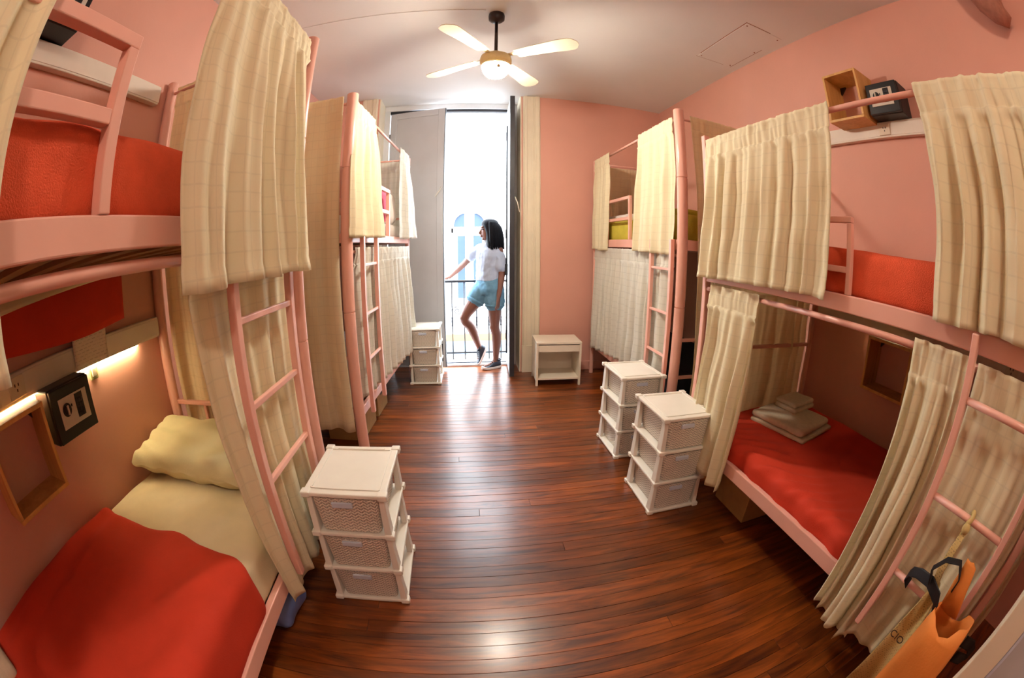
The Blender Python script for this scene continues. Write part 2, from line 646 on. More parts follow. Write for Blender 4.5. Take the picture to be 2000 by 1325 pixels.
rv = MB().span((OR - 0.012, YB - 0.002, 0), (OR, YO - 0.09, ZC)).span((OL, YB - 0.002, 0), (OL + 0.012, YO - 0.09, ZC))
struct(rv.build('trim_3', 'cream_trim', bevel=0.002))
bbd = MB().span((0.81, YB - 0.016, 0), (XR, YB, 0.10)).span((XL, YB - 0.016, 0), (-1.13, YB, 0.10))
struct(bbd.build('baseboard_back', 'pink_wall', bevel=0.004))

# door frame (jambs, head and threshold)
fr = empty('window_1', (0, 4.57, 0))
struct(fr)
MB().span((OL, -0.05, 0), (-0.855, 0.05, 2.985)).build('jamb', 'frame_white', fr, bevel=0.004)
MB().span((0.505, -0.05, 0), (OR, 0.05, 2.985)).build('jamb', 'frame_white', fr, bevel=0.004)
MB().span((OL, -0.05, 2.985), (OR, 0.05, ZC)).build('head', 'frame_white', fr, bevel=0.004)
MB().span((-0.855, -0.03, 2.955), (0.505, 0.03, 2.985)).build('head_seal', 'door_dark_edge', fr)
th = MB().span((-0.855, -0.06, 0.0), (0.505, 0.05, 0.018))
th.span((-0.855, -0.05, 0.018), (0.505, -0.02, 0.026))
th.build('threshold', 'frame_white', fr, bevel=0.003)
MB().span((-0.855, 0.0, 0.018), (0.505, 0.02, 0.030)).build('threshold_seal', 'door_dark_edge', fr)

# french door leaves, built along local +x from the hinge
def leaf(name, hinge, end, label):
    d = Vector((end[0] - hinge[0], end[1] - hinge[1], 0))
    L = d.length
    e = empty(name, (hinge[0], hinge[1], 0), math.atan2(d.y, d.x))
    e['kind'] = 'structure'
    z0, z1, t = 0.03, 2.95, 0.042
    for a, b in ((0.0, 0.075), (L - 0.075, L)):
        MB().span((a, -t / 2, z0), (b, t / 2, z1)).build('stile', 'door_paint', e, bevel=0.004)
    for a, b in ((z0, z0 + 0.14), (z1 - 0.075, z1)):
        MB().span((0.075, -t / 2, a), (L - 0.075, t / 2, b)).build('rail', 'door_paint', e, bevel=0.003)
    MB().span((0.07, -0.012, z0 + 0.13), (L - 0.07, 0.012, z1 - 0.07)).build('panel', 'door_paint', e)
    MB().span((L, -t / 2 + 0.003, z0), (L + 0.007, t / 2 - 0.003, z1)).build('edge_seal', 'door_dark_edge', e)
    for zz in (0.35, 1.5, 2.65):
        MB().tube([(-0.008, -t / 2, zz - 0.05), (-0.008, -t / 2, zz + 0.05)], 0.009, 10).build('hinge', 'iron', e, smooth=True)
    return e, L, t
e1, L1, t1 = leaf('door_1', (-0.845, 4.565), (-0.215, 4.41), '')
cr = MB().tube([(L1 - 0.02, -t1 / 2 - 0.006, 2.02), (L1 - 0.035, -t1 / 2 - 0.01, 1.98), (L1 - 0.06, -t1 / 2 - 0.012, 1.95), (L1 - 0.085, -t1 / 2 - 0.008, 1.91)], 0.006, 8)
cr.build('cord', 'cord_white', e1, smooth=True)
MB().span((L1 - 0.05, -t1 / 2 - 0.012, 0.10), (L1 - 0.025, -t1 / 2, 0.30)).build('bolt', 'iron', e1, bevel=0.002)
e2, L2, t2 = leaf('door_2', (0.497, 4.555), (0.475, 3.99), '')
MB().span((L2 - 0.012, -t2 / 2 - 0.004, 0.03), (L2 + 0.010, t2 / 2 + 0.002, 2.95)).build('lock_edge', 'door_dark_edge', e2, bevel=0.002)
MB().tube([(L2 - 0.02, t2 / 2 + 0.004, 1.86), (L2 - 0.01, t2 / 2 + 0.03, 1.80), (L2 - 0.005, t2 / 2 + 0.05, 1.70)], 0.006, 8).build('cord', 'cord_white', e2, smooth=True)
MB().tube([(0.25, -t2 / 2 - 0.012, 0.2), (0.25, -t2 / 2 - 0.012, 2.7)], 0.008, 8).build('bolt_rod', 'iron', e2, smooth=True)
MB().span((0.235, -t2 / 2 - 0.03, 1.05), (0.265, -t2 / 2, 1.17)).build('bolt_handle', 'iron', e2, bevel=0.003)

# near white door, ajar at the right hand side of the camera
e3 = empty('door_3', (1.05, -0.218, 0), math.radians(-83))
e3['kind'] = 'structure'
for a, b in ((0.0, 0.095), (0.66, 0.76)):
    MB().span((a, -0.02, 0.02), (b, 0.02, 2.1)).build('stile', 'cream_trim', e3, bevel=0.003)
for a, b in ((0.02, 0.2), (0.95, 1.08), (2.0, 2.1)):
    MB().span((0.095, -0.02, a), (0.66, 0.02, b)).build('rail', 'cream_trim', e3, bevel=0.003)
for a, b in ((0.2, 0.95), (1.08, 2.0)):
    MB().span((0.09, -0.008, a), (0.665, 0.008, b)).build('panel', 'door_paint', e3)
    m_ = MB()
    for p0, p1 in (((0.103, a), (0.103, b)), ((0.652, a), (0.652, b)), ((0.1, a + 0.008), (0.655, a + 0.008)), ((0.1, b - 0.008), (0.655, b - 0.008))):
        m_.bar((p0[0], -0.012, p0[1]), (p1[0], -0.012, p1[1]), 0.014, 0.014, (0, 1, 0))
    m_.build('moulding', 'label_plastic' if a < 0.5 else 'cream_trim', e3, bevel=0.003)
MB().tube([(0.735, -0.02, 1.02), (0.735, -0.07, 1.02), (0.66, -0.07, 1.02)], 0.009, 10).build('door_handle', 'iron', e3, smooth=True)

# ceiling hatch and the cable duct to the fan
hc = empty('ceiling_hatch', (1.98, 2.265, ZC))
tag(hc, 'square white access hatch with dark joints in the ceiling near right wall', 'hatch')
MB().span((-0.172, -0.360, -0.004), (0.172, 0.360, 0.0)).build('hatch_panel', 'ceiling_paint', hc, bevel=0.0015)
j = MB()
j.span((-0.178, -0.366, -0.0015), (-0.172, 0.30, 0)).span((0.172, -0.1, -0.0015), (0.178, 0.366, 0))
j.span((-0.178, -0.366, -0.0015), (0.05, -0.360, 0)).span((-0.178, 0.360, -0.0015), (0.1, 0.366, 0))
j.build('joint', 'brown_lining', hc)
for x_, y_ in ((-0.15, -0.33), (0.15, -0.33), (0.15, 0.33), (-0.15, 0.33), (0.155, -0.02)):
    MB().lathe([(0.006, 0), (0.006, -0.003), (0.003, -0.005)], (x_, y_, -0.004), 10).build('screw', 'brown_lining', hc)
tag(MB().span((-1.56, 2.455, ZC - 0.005), (0.11, 2.468, ZC)).build('cable_duct', 'ceiling_paint', bevel=0.002),
    'thin white cable duct running along the ceiling to the fan', 'cable duct')

# ------------------------------------------------------------------ balcony and street
struct(MB().span((-1.7, YO, -0.16), (1.5, 5.05, -0.012)).build('balcony_floor', 'balcony_stone', bevel=0.006))
RY = 4.85
rl = empty('balcony_railing', (0, RY, -0.012))
tag(rl, 'black iron balcony railing with scrolls outside the open door', 'railing')
MB().span((-1.6, -0.018, 0.945), (1.4, 0.018, 0.972)).build('top_rail', 'iron', rl, bevel=0.004)
MB().span((-1.6, -0.012, 0.075), (1.4, 0.012, 0.095)).build('bottom_rail', 'iron', rl, bevel=0.003)
x = -1.32
while x < 1.4:
    b = MB().tube([(x, 0, 0.0), (x, 0, 0.945)], 0.0075, 8)
    b.lathe([(0.0076, -0.06), (0.014, -0.05), (0.010, -0.03), (0.013, 0.0), (0.010, 0.03), (0.014, 0.05), (0.0076, 0.06)], (x, 0, 0.47), 10)
    b.build('bar', 'iron', rl, smooth=True)
    x += 0.147
def scroll(cx, cz, s):
    pts = []
    for k in range(26):
        a = k / 25 * 3.2 * PI
        r = s * (0.062 - 0.05 * k / 25)
        pts.append((cx + abs(s) / s * 0 + r * math.cos(a), 0, cz + abs(r) * math.sin(a)))
    return pts
for cx, cz, s in ((-0.08, 0.68, 1), (-0.08, 0.60, -1), (0.36, 0.66, 1), (0.36, 0.44, -1), (-0.52, 0.66, 1)):
    MB().tube(scroll(cx, cz, s), 0.0045, 6).build('scroll', 'iron', rl, smooth=True)

YS = 14.0
fb = empty('street_building', (0, YS, -3.6))
tag(fb, 'pale cream building with arched window across the street', 'building')
zb = 3.6
MB().span((-12, 0, 1.95), (12, 0.5, 16)).build('upper_wall', 'facade_cream', fb)
MB().span((-12, -0.05, 1.55), (12, 0.5, 1.95)).build('orange_band', 'facade_orange', fb, bevel=0.02)
MB().span((-12, 0.0, 0), (12, 0.5, 1.55)).build('ground_wall', 'facade_stone', fb)
for wx in (-6.2, 0.2, 6.6):
    # arched upper lights
    for sx in (-1, 1):
        poly = []
        for k in range(9):
            a = k / 8 * PI / 2
            poly.append((wx + sx * (0.17 + 0.36 * math.cos(a)), 5.66 + 0.46 * math.sin(a)))
        poly.append((wx + sx * 0.17, 5.66))
        MB().prism(poly, -0.02, 0.0, 'y').build('arch_pane', 'pane_blue', fb)
    for (x0, x1) in ((-0.40, -0.14), (0.14, 0.44)):
        MB().span((wx + x0, -0.02, 3.2), (wx + x1, 0.0, 5.35)).build('pane', 'pane_blue', fb)
    f_ = MB()
    f_.span((wx - 0.62, -0.06, 3.0), (wx - 0.54, 0, 5.66)).span((wx + 0.54, -0.06, 3.0), (wx + 0.62, 0, 5.66))
    f_.span((wx - 0.62, -0.06, 5.44), (wx + 0.62, 0, 5.62)).span((wx - 0.06, -0.05, 3.1), (wx + 0.06, 0, 6.1))
    for k in range(14):
        a0, a1 = PI * k / 14, PI * (k + 1) / 14
        f_.bar((wx + 0.6 * math.cos(a0), -0.03, 5.64 + 0.56 * math.sin(a0)), (wx + 0.6 * math.cos(a1), -0.03, 5.64 + 0.56 * math.sin(a1)), 0.06, 0.09, (0, 1, 0))
    f_.build('window_frame', 'facade_cream', fb, bevel=0.01)
    MB().span((wx - 0.8, -0.3, 2.85), (wx + 0.8, 0, 3.0)).build('window_ledge', 'facade_cream', fb, bevel=0.02)
struct(MB().span((-14, 5.2, -3.7), (14, YS + 0.5, -3.6)).build('street_ground', 'street'))
vn = empty('parked_van', (0.6, 11.6, -3.6))
tag(vn, 'pale blue van parked in the street below the balcony', 'van')
pv = [(-2.4, 0.3), (2.2, 0.3), (2.35, 0.9), (2.0, 1.15), (1.5, 1.95), (1.25, 2.05), (-2.2, 2.05), (-2.4, 1.9)]
MB().prism(pv, -0.85, 0.85, 'y').build('body', 'van_paint', vn, bevel=0.06, seg=3)
for a, b in ((-2.1, -0.95), (-0.75, 0.25), (0.4, 1.3)):
    MB().span((a, -0.865, 1.22), (b, -0.85, 1.8)).build('window', 'van_glass', vn, bevel=0.01)
for wx in (-1.5, 1.5):
    for sy in (-0.84, 0.70):
        MB().tube([(wx, sy, 0.32), (wx, sy + 0.16, 0.32)], 0.32, 20).build('wheel', 'black_metal', vn, bevel=0.03)
# ------------------------------------------------------------------ bunk beds
def bed(name, label, org, rz, s, P):
    """local +y runs along the bed away from the camera, local x*s points to the wall"""
    e = empty(name, (org[0], org[1], 0), rz)
    tag(e, label, 'bunk bed', 'pink metal bunk beds')
    L, Wd = P['L'], P['W']
    zt = P['top']
    pr = P['post_r']
    def post(x, y, r, square=False, top=zt, joints=()):
        if square:
            o = MB().span((x - r, y - r, 0), (x + r, y + r, top)).build('post', 'bed_pink', e, bevel=0.004)
        else:
            prof = [(r, 0.0)]
            for j in joints:
                prof += [(r, j - 0.004), (r * 0.88, j - 0.003), (r * 0.88, j + 0.003), (r, j + 0.004)]
            prof += [(r, top - 0.004), (r - 0.004, top)]
            o = MB().lathe(prof, (x, y, 0), 24).build('post', 'bed_pink', e, smooth=True)
            m = o.modifiers.new('edge', 'EDGE_SPLIT'); m.split_angle = math.radians(50)
            for j in joints[:1] if len(joints) > 1 else ():
                pass
        return o
    sq = P.get('square', False)
    J = P.get('joints', ())
    near_r = pr if P.get('thick', 'near') in ('near', 'both') else P.get('thin_r', 0.024)
    far_r = pr if P.get('thick', 'near') in ('far', 'both') else P.get('thin_r', 0.024)
    post(0, 0, near_r, sq, zt, J if near_r == pr else ())
    post(0, L, far_r, sq, zt if far_r == pr else P.get('top2', zt), J if far_r == pr else ())
    post(s * Wd, 0, P.get('wall_r', 0.027), sq)
    post(s * Wd, L, P.get('wall_r', 0.027), sq)
    xi = s * 0.0
    # side rails
    for key, nm in (('ur', 'upper_side_rail'), ('lr', 'lower_side_rail')):
        z0, z1 = P[key]
        for x_ in (0, s * Wd):
            MB().span((x_ - 0.014, 0, z0), (x_ + 0.014, L, z1)).build(nm, 'bed_pink', e, bevel=0.004)
        for y_ in (0, L):
            MB().span((0, y_ - 0.014, z0), (s * Wd, y_ + 0.014, z1)).build(nm.replace('side', 'end'), 'bed_pink', e, bevel=0.004)
    # slats carrying the mattresses
    for key in ('ur', 'lr'):
        z0, z1 = P[key]
        n = 11
        for k in range(n):
            y_ = 0.1 + (L - 0.2) * k / (n - 1)
            MB().span((s * 0.015, y_ - 0.04, z0 + 0.012), (s * (Wd - 0.015), y_ + 0.04, z0 + 0.028)).build('slat', 'slat_wood', e)
    # end bars (head and foot boards)
    for y_ in (0, L):
        for z_ in P.get('endbars', ()):
            MB().bar((s * 0.0, y_, z_), (s * Wd, y_, z_), 0.022, 0.022).build('end_bar', 'bed_pink', e, bevel=0.004)
        for x_ in P.get('endverts', ()):
            MB().bar((s * x_, y_, P['lr'][1]), (s * x_, y_, P['endbars'][0]), 0.02, 0.02).build('end_upright', 'bed_pink', e, bevel=0.004)
    # curtain rods
    MB().tube([(P.get('urodx', 0.0), 0, P['urod']), (P.get('urodx', 0.0), L, P['urod'])], P.get('rod_r', 0.011), 14).build('curtain_rod', 'bed_pink', e, smooth=True)
    MB().tube([(P.get('lrodx', 0.0), 0, P['lrod']), (P.get('lrodx', 0.0), L, P['lrod'])], P.get('lrod_r', 0.011), 14).build('curtain_rod', 'bed_pink', e, smooth=True)
    for y_ in (0, L):
        MB().tube([(0, y_, P['urod'] + 0.0), (s * Wd, y_, P['urod'] + 0.0)], 0.009, 12).build('curtain_rod', 'bed_pink', e, smooth=True)
    # guard
    g0, g1, gz, gm, gw = P['guard']
    gd = MB().bar((0, g0, P['ur'][1]), (0, g0, gz - gw), gw, gw).build('guard_post', 'bed_pink', e, bevel=0.003)
    MB().bar((0, g1, P['ur'][1]), (0, g1, gz - gw), gw, gw).build('guard_post', 'bed_pink', e, bevel=0.003)
    sg = 1 if g1 > g0 else -1
    MB().bar((0, g0 - sg * gw / 2, gz - gw / 2), (0, g1 + sg * gw / 2, gz - gw / 2), gw, gw).build('guard_bar', 'bed_pink', e, bevel=0.003)
    MB().bar((0, g0 + sg * gw / 2, gm), (0, g1 - sg * gw / 2, gm), gw * 0.9, gw).build('guard_bar', 'bed_pink', e, bevel=0.003)
    # ladder
    l0, l1, lx, lzb, lzt, rungs, rr = P['ladder']
    ld = empty('ladder'); ld.parent = e
    sw = P.get('stile_w', 0.032)
    for y_ in (l0, l1):
        MB().span((lx - 0.014, y_ - sw / 2, lzb), (lx + 0.014, y_ + sw / 2, lzt)).build('ladder_stile', 'bed_pink', ld, bevel=0.004)
    for z_ in rungs:
        if P.get('round_rung'):
            MB().tube([(lx, l0, z_), (lx, l1, z_)], rr, 12).build('ladder_rung', 'bed_pink', ld, smooth=True)
        else:
            MB().bar((lx, l0, z_), (lx, l1, z_), rr * 1.6, rr * 1.8).build('ladder_rung', 'bed_pink', ld, bevel=0.003)
    return e

LNY0 = -0.36
bLN = bed('bunk_bed', 'tall pink bunk bed nearest on the left, red blankets and note on wall', (-0.70, LNY0), 0, -1, dict(
    L=1.94, W=0.85, top=2.36, post_r=0.034, thick='far', joints=(1.0, 1.85), thin_r=0.034, wall_r=0.030,
    ur=(1.41, 1.48), lr=(0.235, 0.305), endbars=(0.70,), endverts=(0.62,), urod=2.29, lrod=1.375, lrodx=-0.02, lrod_r=0.015,
    guard=(0.52 - LNY0, -0.15 - LNY0, 1.868, 1.672, 0.034),
    ladder=(0.985 - LNY0, 1.385 - LNY0, 0.056, 0.28, 1.42, (1.185, 0.93, 0.675), 0.011)))
RNY0 = -0.13
bRN = bed('bunk_bed', 'lower pink bunk bed nearest on the right with towels and a hanging bag', (1.25, RNY0), 0, 1, dict(
    L=1.96, W=0.95, top=2.01, post_r=0.017, square=True, thin_r=0.017, wall_r=0.017, thick='both',
    ur=(1.215, 1.275), lr=(0.305, 0.375), endbars=(0.845,), endverts=(), urod=1.95, lrod=1.178, rod_r=0.012, lrod_r=0.012,
    guard=(0.865 - RNY0, 1.55 - RNY0, 1.545, 1.36, 0.022),
    ladder=(0.285 - RNY0, -0.06 - RNY0, -0.062, 0.30, 1.27, (1.10, 0.825, 0.55), 0.011), round_rung=True, stile_w=0.026))
RFY0 = 2.31
bRF = bed('bunk_bed', 'tall pink bunk bed far right by the pink back wall, yellow bedding upstairs', (1.37, RFY0), 0, 1, dict(
    L=1.80, W=0.83, top=2.335, post_r=0.036, thick='near', joints=(1.0, 1.85), thin_r=0.022,
    ur=(1.372, 1.442), lr=(0.30, 0.37), endbars=(0.78, 0.52), endverts=(), urod=2.27, lrod=1.335,
    guard=(3.19 - RFY0, 3.75 - RFY0, 1.82, 1.625, 0.028),
    ladder=(2.665 - RFY0, 2.365 - RFY0, -0.05, 0.30, 1.44, (1.24, 0.945, 0.655), 0.010), top2=2.30))
LFR = -math.atan2(0.115, 1.78)
bLF = bed('bunk_bed', 'tall pink bunk bed far left beside the grey door leaf, boxes underneath', (-0.68, 2.31), LFR, -1, dict(
    L=1.78, W=0.80, top=2.335, post_r=0.036, thick='near', joints=(1.0, 1.85), thin_r=0.022,
    ur=(1.405, 1.462), lr=(0.325, 0.385), endbars=(0.72, 1.66), endverts=(), urod=2.27, lrod=1.35,
    guard=(0.99, 0.45, 1.845, 1.655, 0.030),
    ladder=(0.135, 0.445, 0.055, 0.32, 1.44, (1.265, 0.96, 0.675), 0.010), top2=2.29))

# ------------------------------------------------------------------ curtains
def curtain(label, t0, t1, zt, b0, b1, zb0, zb1, folds, amp, seed, out, mat='curtain', group='cream curtains on the bunk beds', header=0.075, above=0.026, pinch=0.0):
    """cloth gathered on a rod from t0 to t1 (xy) falling to b0..b1; out = unit xy vector to the room side"""
    r = random.Random(seed)
    nu, nv = max(24, folds * 16), 34
    t0, t1, b0, b1 = Vector(t0), Vector(t1), Vector(b0), Vector(b1)
    out = Vector(out).normalized()
    ph = r.uniform(0, 6.28)
    k1, p1 = r.uniform(0.8, 1.9), r.uniform(0, 6.28)
    k3, p3 = r.uniform(2.0, 4.2), r.uniform(0, 6.28)
    k2, p2 = r.uniform(1.5, 3.2), r.uniform(0, 6.28)
    wid = max((t1 - t0).length, (b1 - b0).length)
    zs = [zt + above, zt + above * 0.5, zt, zt - 0.015, zt - 0.03, zt - header + 0.006, zt - header, zt - header - 0.008, zt - header - 0.03]
    mb = MB()
    vs, uvs = [], []
    n_head = len(zs)
    nv_tot = n_head + nv
    for j in range(nv_tot):
        for i in range(nu + 1):
            u = i / nu
            zb = zb0 + (zb1 - zb0) * u
            if j < n_head:
                z = zs[j] + (0.004 * noise.noise(Vector((u * wid * 30, seed, 0))) if j < 2 else 0.006 * noise.noise(Vector((u * wid * 14, seed, 5))) if 5 <= j <= 7 else 0)
            else:
                q = (j - n_head + 1) / nv
                z0 = zs[-1]
                z = z0 + (zb - z0) * q
                if j == nv_tot - 1:
                    z += 0.012 * noise.noise(Vector((u * wid * 6, seed, 9)))
            s = max(0.0, min(1.0, (zt - z) / (zt - zb)))
            uu = u + 0.35 / max(folds, 1) * 0.35 * math.sin(2 * PI * folds * u + ph + 1.3)
            base_t = t0 + (t1 - t0) * u
            base_b = b0 + (b1 - b0) * u
            pos = base_t + (base_b - base_t) * (s ** 0.8)
            if pinch:
                mid = (base_t + base_b) / 2
            f = math.sin(2 * PI * folds * u + ph + 1.5 * math.sin(2 * PI * k1 * u + p1) + 0.7 * math.sin(2 * PI * k3 * u + p3) + 0.6 * s * math.sin(k2 * 3 * u + p2))
            f = 1.0 - 2.0 * abs(math.sin(0.5 * math.asin(max(-1, min(1, f))) + 0.785398)) ** 1.6 if True else f
            g = 0.35 * math.sin(2 * PI * folds * 2.3 * u + p2 + 1.2 * s)
            env = 0.30 + 0.70 * min(1.0, s * 2.2)
            env *= 0.9 + 0.7 * noise.noise(Vector((u * wid * 9, s * 1.3, seed)))
            d = amp * env * (f + g * (1 - 0.5 * s))
            if j < n_head - 1:
                d = 0.45 * max(d, -0.2 * amp) + 0.008 * noise.noise(Vector((u * wid * 42, seed, j * 0.25))) + 0.021
                if 5 <= j <= 6:
                    d -= 0.006
            else:
                d += 0.014
            d += 0.008 * noise.noise(Vector((u * wid * 7, s * 5, seed + 3)))
            if j == nv_tot - 3:
                d -= 0.003
            sway = 0.012 * s * noise.noise(Vector((u * 3, s * 3, seed + 11)))
            tdir = (t1 - t0).normalized()
            p = pos + out * d + tdir * (sway + 0.22 * amp * env * math.sin(2 * (2 * PI * folds * u + ph)))
            vs.append((p.x, p.y, z))
            uvs.append((u * wid * 1.5, z))
    fs = []
    for j in range(nv_tot - 1):
        for i in range(nu):
            a = j * (nu + 1) + i
            fs.append((a, a + 1, a + nu + 2, a + nu + 1))
    mb.add(vs, fs)
    mb.uv = uvs
    o = mb.build('curtain', mat, smooth=True, solid=0.0022)
    tag(o, label, 'curtain', group)
    return o

RT, LT, DN = (1, 0), (-1, 0), (0, -1)
# left near bunk
curtain('long cream curtain on upper left near bunk, hanging over the ladder top', (-0.70, 0.80), (-0.70, 1.535), 2.29, (-0.618, 0.715), (-0.585, 1.49), 1.295, 1.295, 5, 0.022, 31, RT)
curtain('cream curtain at the top left corner of the photo, pushed to the near end', (-0.70, -0.30), (-0.70, 0.215), 2.29, (-0.66, -0.30), (-0.66, 0.225), 1.25, 1.25, 4, 0.020, 2, RT)
curtain('cream curtain behind the left near ladder, drooping below the lower rail', (-0.72, 0.84), (-0.72, 1.535), 1.375, (-0.675, 0.90), (-0.680, 1.42), 0.19, 0.19, 4, 0.020, 3, RT)
curtain('full height cream end curtain at the far end of left near bunk', (-1.50, 1.595), (-0.76, 1.595), 2.29, (-1.50, 1.62), (-0.76, 1.62), 0.36, 0.36, 7, 0.022, 4, DN, 'curtain_end')
# left far bunk
def lf(a, off):
    c, s_ = math.cos(LFR), math.sin(LFR)
    return (-0.68 + off * c - a * s_, 2.31 + off * s_ + a * c)
LFO = (math.cos(LFR), math.sin(LFR))
curtain('flared cream curtain next to the thick post of left far bunk', lf(0.04, 0.0), lf(0.46, 0.0), 2.27, lf(-0.10, 0.05), lf(0.60, 0.05), 1.43, 1.44, 4, 0.020, 5, LFO)
curtain('short sheer cream curtain at the window end of left far upper bunk', lf(1.32, 0.0), lf(1.72, 0.0), 2.27, lf(1.22, 0.02), lf(1.86, 0.06), 1.44, 1.46, 3, 0.020, 6, LFO, 'curtain_pale')
curtain('pleated cream curtain closing the lower left far bunk', lf(0.10, 0.0), lf(1.74, 0.0), 1.35, lf(0.06, -0.01), lf(1.80, 0.05), 0.43, 0.34, 11, 0.030, 7, LFO, 'curtain_pale')
curtain('long beige end curtain on the near end of left far bunk', lf(-0.03, -0.76), lf(-0.03, -0.040), 2.28, lf(-0.06, -0.76), lf(-0.06, -0.02), 0.30, 0.27, 5, 0.018, 8, (0, -1), 'curtain_end')
curtain('short see-through end curtain by the window on left far upper bunk', lf(1.80, -0.72), lf(1.80, -0.04), 2.25, lf(1.80, -0.72), lf(1.80, -0.04), 1.47, 1.47, 6, 0.010, 9, (0, -1), 'curtain_pale')
# right near bunk
curtain('wide pleated cream curtain on upper right near bunk', (1.25, 1.80), (1.25, 0.905), 1.95, (1.205, 1.85), (1.205, 0.93), 1.235, 1.25, 8, 0.016, 11, LT)
curtain('gathered cream curtain at upper right edge of the photo', (1.25, 0.49), (1.25, -0.11), 1.95, (1.21, 0.465), (1.20, -0.11), 1.27, 1.28, 6, 0.026, 12, LT)
curtain('narrow cream curtain at the far end of lower right near bunk', (1.25, 1.76), (1.25, 1.36), 1.178, (1.22, 1.83), (1.20, 1.385), 0.30, 0.22, 3, 0.022, 13, LT)
curtain('heavily folded cream curtain left of the right near ladder', (1.25, 0.535), (1.25, 0.31), 1.178, (1.215, 0.54), (1.205, 0.30), 0.21, 0.17, 3, 0.030, 14, LT)
curtain('cream curtain behind the right near ladder and orange bag', (1.255, 0.27), (1.255, -0.115), 1.17, (1.234, 0.31), (1.234, -0.10), 0.20, 0.26, 4, 0.009, 15, LT)
# right far bunk
curtain('narrow cream curtain at the wall end of right far upper bunk', (1.37, 4.07), (1.37, 3.62), 2.27, (1.345, 4.09), (1.345, 3.66), 1.345, 1.335, 3, 0.018, 16, LT)
curtain('cream curtain next to the thick post of right far upper bunk', (1.37, 2.95), (1.37, 2.375), 2.27, (1.335, 3.02), (1.335, 2.37), 1.345, 1.335, 4, 0.018, 17, LT)
curtain('gathered pale curtain closing the lower right far bunk', (1.37, 4.08), (1.37, 2.37), 1.335, (1.345, 4.09), (1.36, 2.38), 0.31, 0.46, 12, 0.028, 18, LT, 'curtain_pale')
curtain('full height beige end curtain between the two right bunks', (1.44, 2.30), (2.16, 2.30), 2.27, (1.475, 2.27), (2.16, 2.27), 0.34, 0.34, 6, 0.018, 19, DN, 'curtain_end')
curtain('beige end curtain at the wall end of right far upper bunk', (1.40, 4.12), (2.16, 4.12), 2.22, (1.40, 4.12), (2.16, 4.12), 1.45, 1.45, 6, 0.010, 20, DN, 'curtain_end')
curtain('beige end curtain at far end of lower right near bunk', (1.30, 1.845), (2.16, 1.845), 1.225, (1.30, 1.86), (2.16, 1.86), 0.42, 0.42, 6, 0.014, 21, DN, 'curtain_end')
curtain('dim end curtain hanging past the right near ladder by the white door', (1.30, -0.16), (2.10, -0.16), 1.19, (1.30, -0.17), (2.10, -0.17), 0.36, 0.36, 6, 0.018, 22, DN, 'curtain_end')

# ------------------------------------------------------------------ mattresses and bedding
def soft(name, mat, x0, x1, y0, y1, z0, z1, r, label, cat, amp=0.006, nscale=5.0, seed=0, fn=None, dens=40, group=None, rz=0, org=None):
    sx, sy, sz = x1 - x0, y1 - y0, z1 - z0
    n = (max(6, int(sx * dens)), max(6, int(sy * dens)), max(4, int(sz * dens)))
    o = rbox((sx, sy, sz), r, n, (0, 0, 0), amp, nscale, seed, fn).build(name, mat, smooth=True)
    o.location = ((x0 + x1) / 2, (y0 + y1) / 2, (z0 + z1) / 2) if org is None else org
    o.rotation_euler = (0, 0, rz)
    tag(o, label, cat, group)
    return o

# left near: upper
soft('mattress', 'pale_bedding', -1.52, -0.745, -0.32, 1.54, 1.44, 1.645, 0.05, 'pale mattress under the red blanket on left near upper bunk', 'mattress', 0.003, 3, 1, dens=14)
def bl_up(p):
    q = p.copy()
    q.x += 0.004 * math.sin(q.y * 17 + 2 * q.z * 9) * (1 if q.x > 0 else 0)
    return q
soft('blanket', 'red_fleece', -1.545, -0.717, -0.34, 1.30, 1.455, 1.672, 0.055, 'red fleece blanket covering the left near upper bunk', 'blanket', 0.010, 6, 2, bl_up, 34)
# red blanket edge hanging down behind, under the upper bunk
fl_ = MB()
vs, fs = [], []
N = 40
for jj in range(9):
    for i in range(N + 1):
        y_ = -0.1 + 1.35 * i / N
        t = jj / 8
        zlow = 1.20 + 0.03 * math.sin(y_ * 4 + 1) + 0.10 * max(0, 0.5 - y_)
        z = 1.425 + (zlow - 1.425) * t
        x_ = -1.515 + 0.02 * math.sin(y_ * 6 + t) + 0.01 * math.sin(y_ * 15) * t
        vs.append((x_, y_, z))
for jj in range(8):
    for i in range(N):
        a = jj * (N + 1) + i
        fs.append((a, a + 1, a + N + 2, a + N + 1))
fl_.add(vs, fs)
tag(fl_.build('blanket', 'red_sheet', smooth=True, solid=0.006), 'red blanket edge drooping behind the bunk above the notice', 'blanket')
sh = MB()
vs = []
for jj in range(7):
    for i in range(N + 1):
        y_ = -0.1 + 1.25 * i / N
        t = jj / 6
        zlow = 1.33 + 0.06 * max(0, (y_ - 0.4))
        z = 1.42 + (zlow - 1.42) * t
        vs.append((-1.46 + 0.03 * math.sin(y_ * 3) * t, y_, z))
fs = []
for jj in range(6):
    for i in range(N):
        a = jj * (N + 1) + i
        fs.append((a, a + 1, a + N + 2, a + N + 1))
sh.add(vs, fs)
tag(sh.build('sheet', 'cream_sheet', smooth=True, solid=0.004), 'cream sheet sagging under the left near upper bunk', 'sheet')

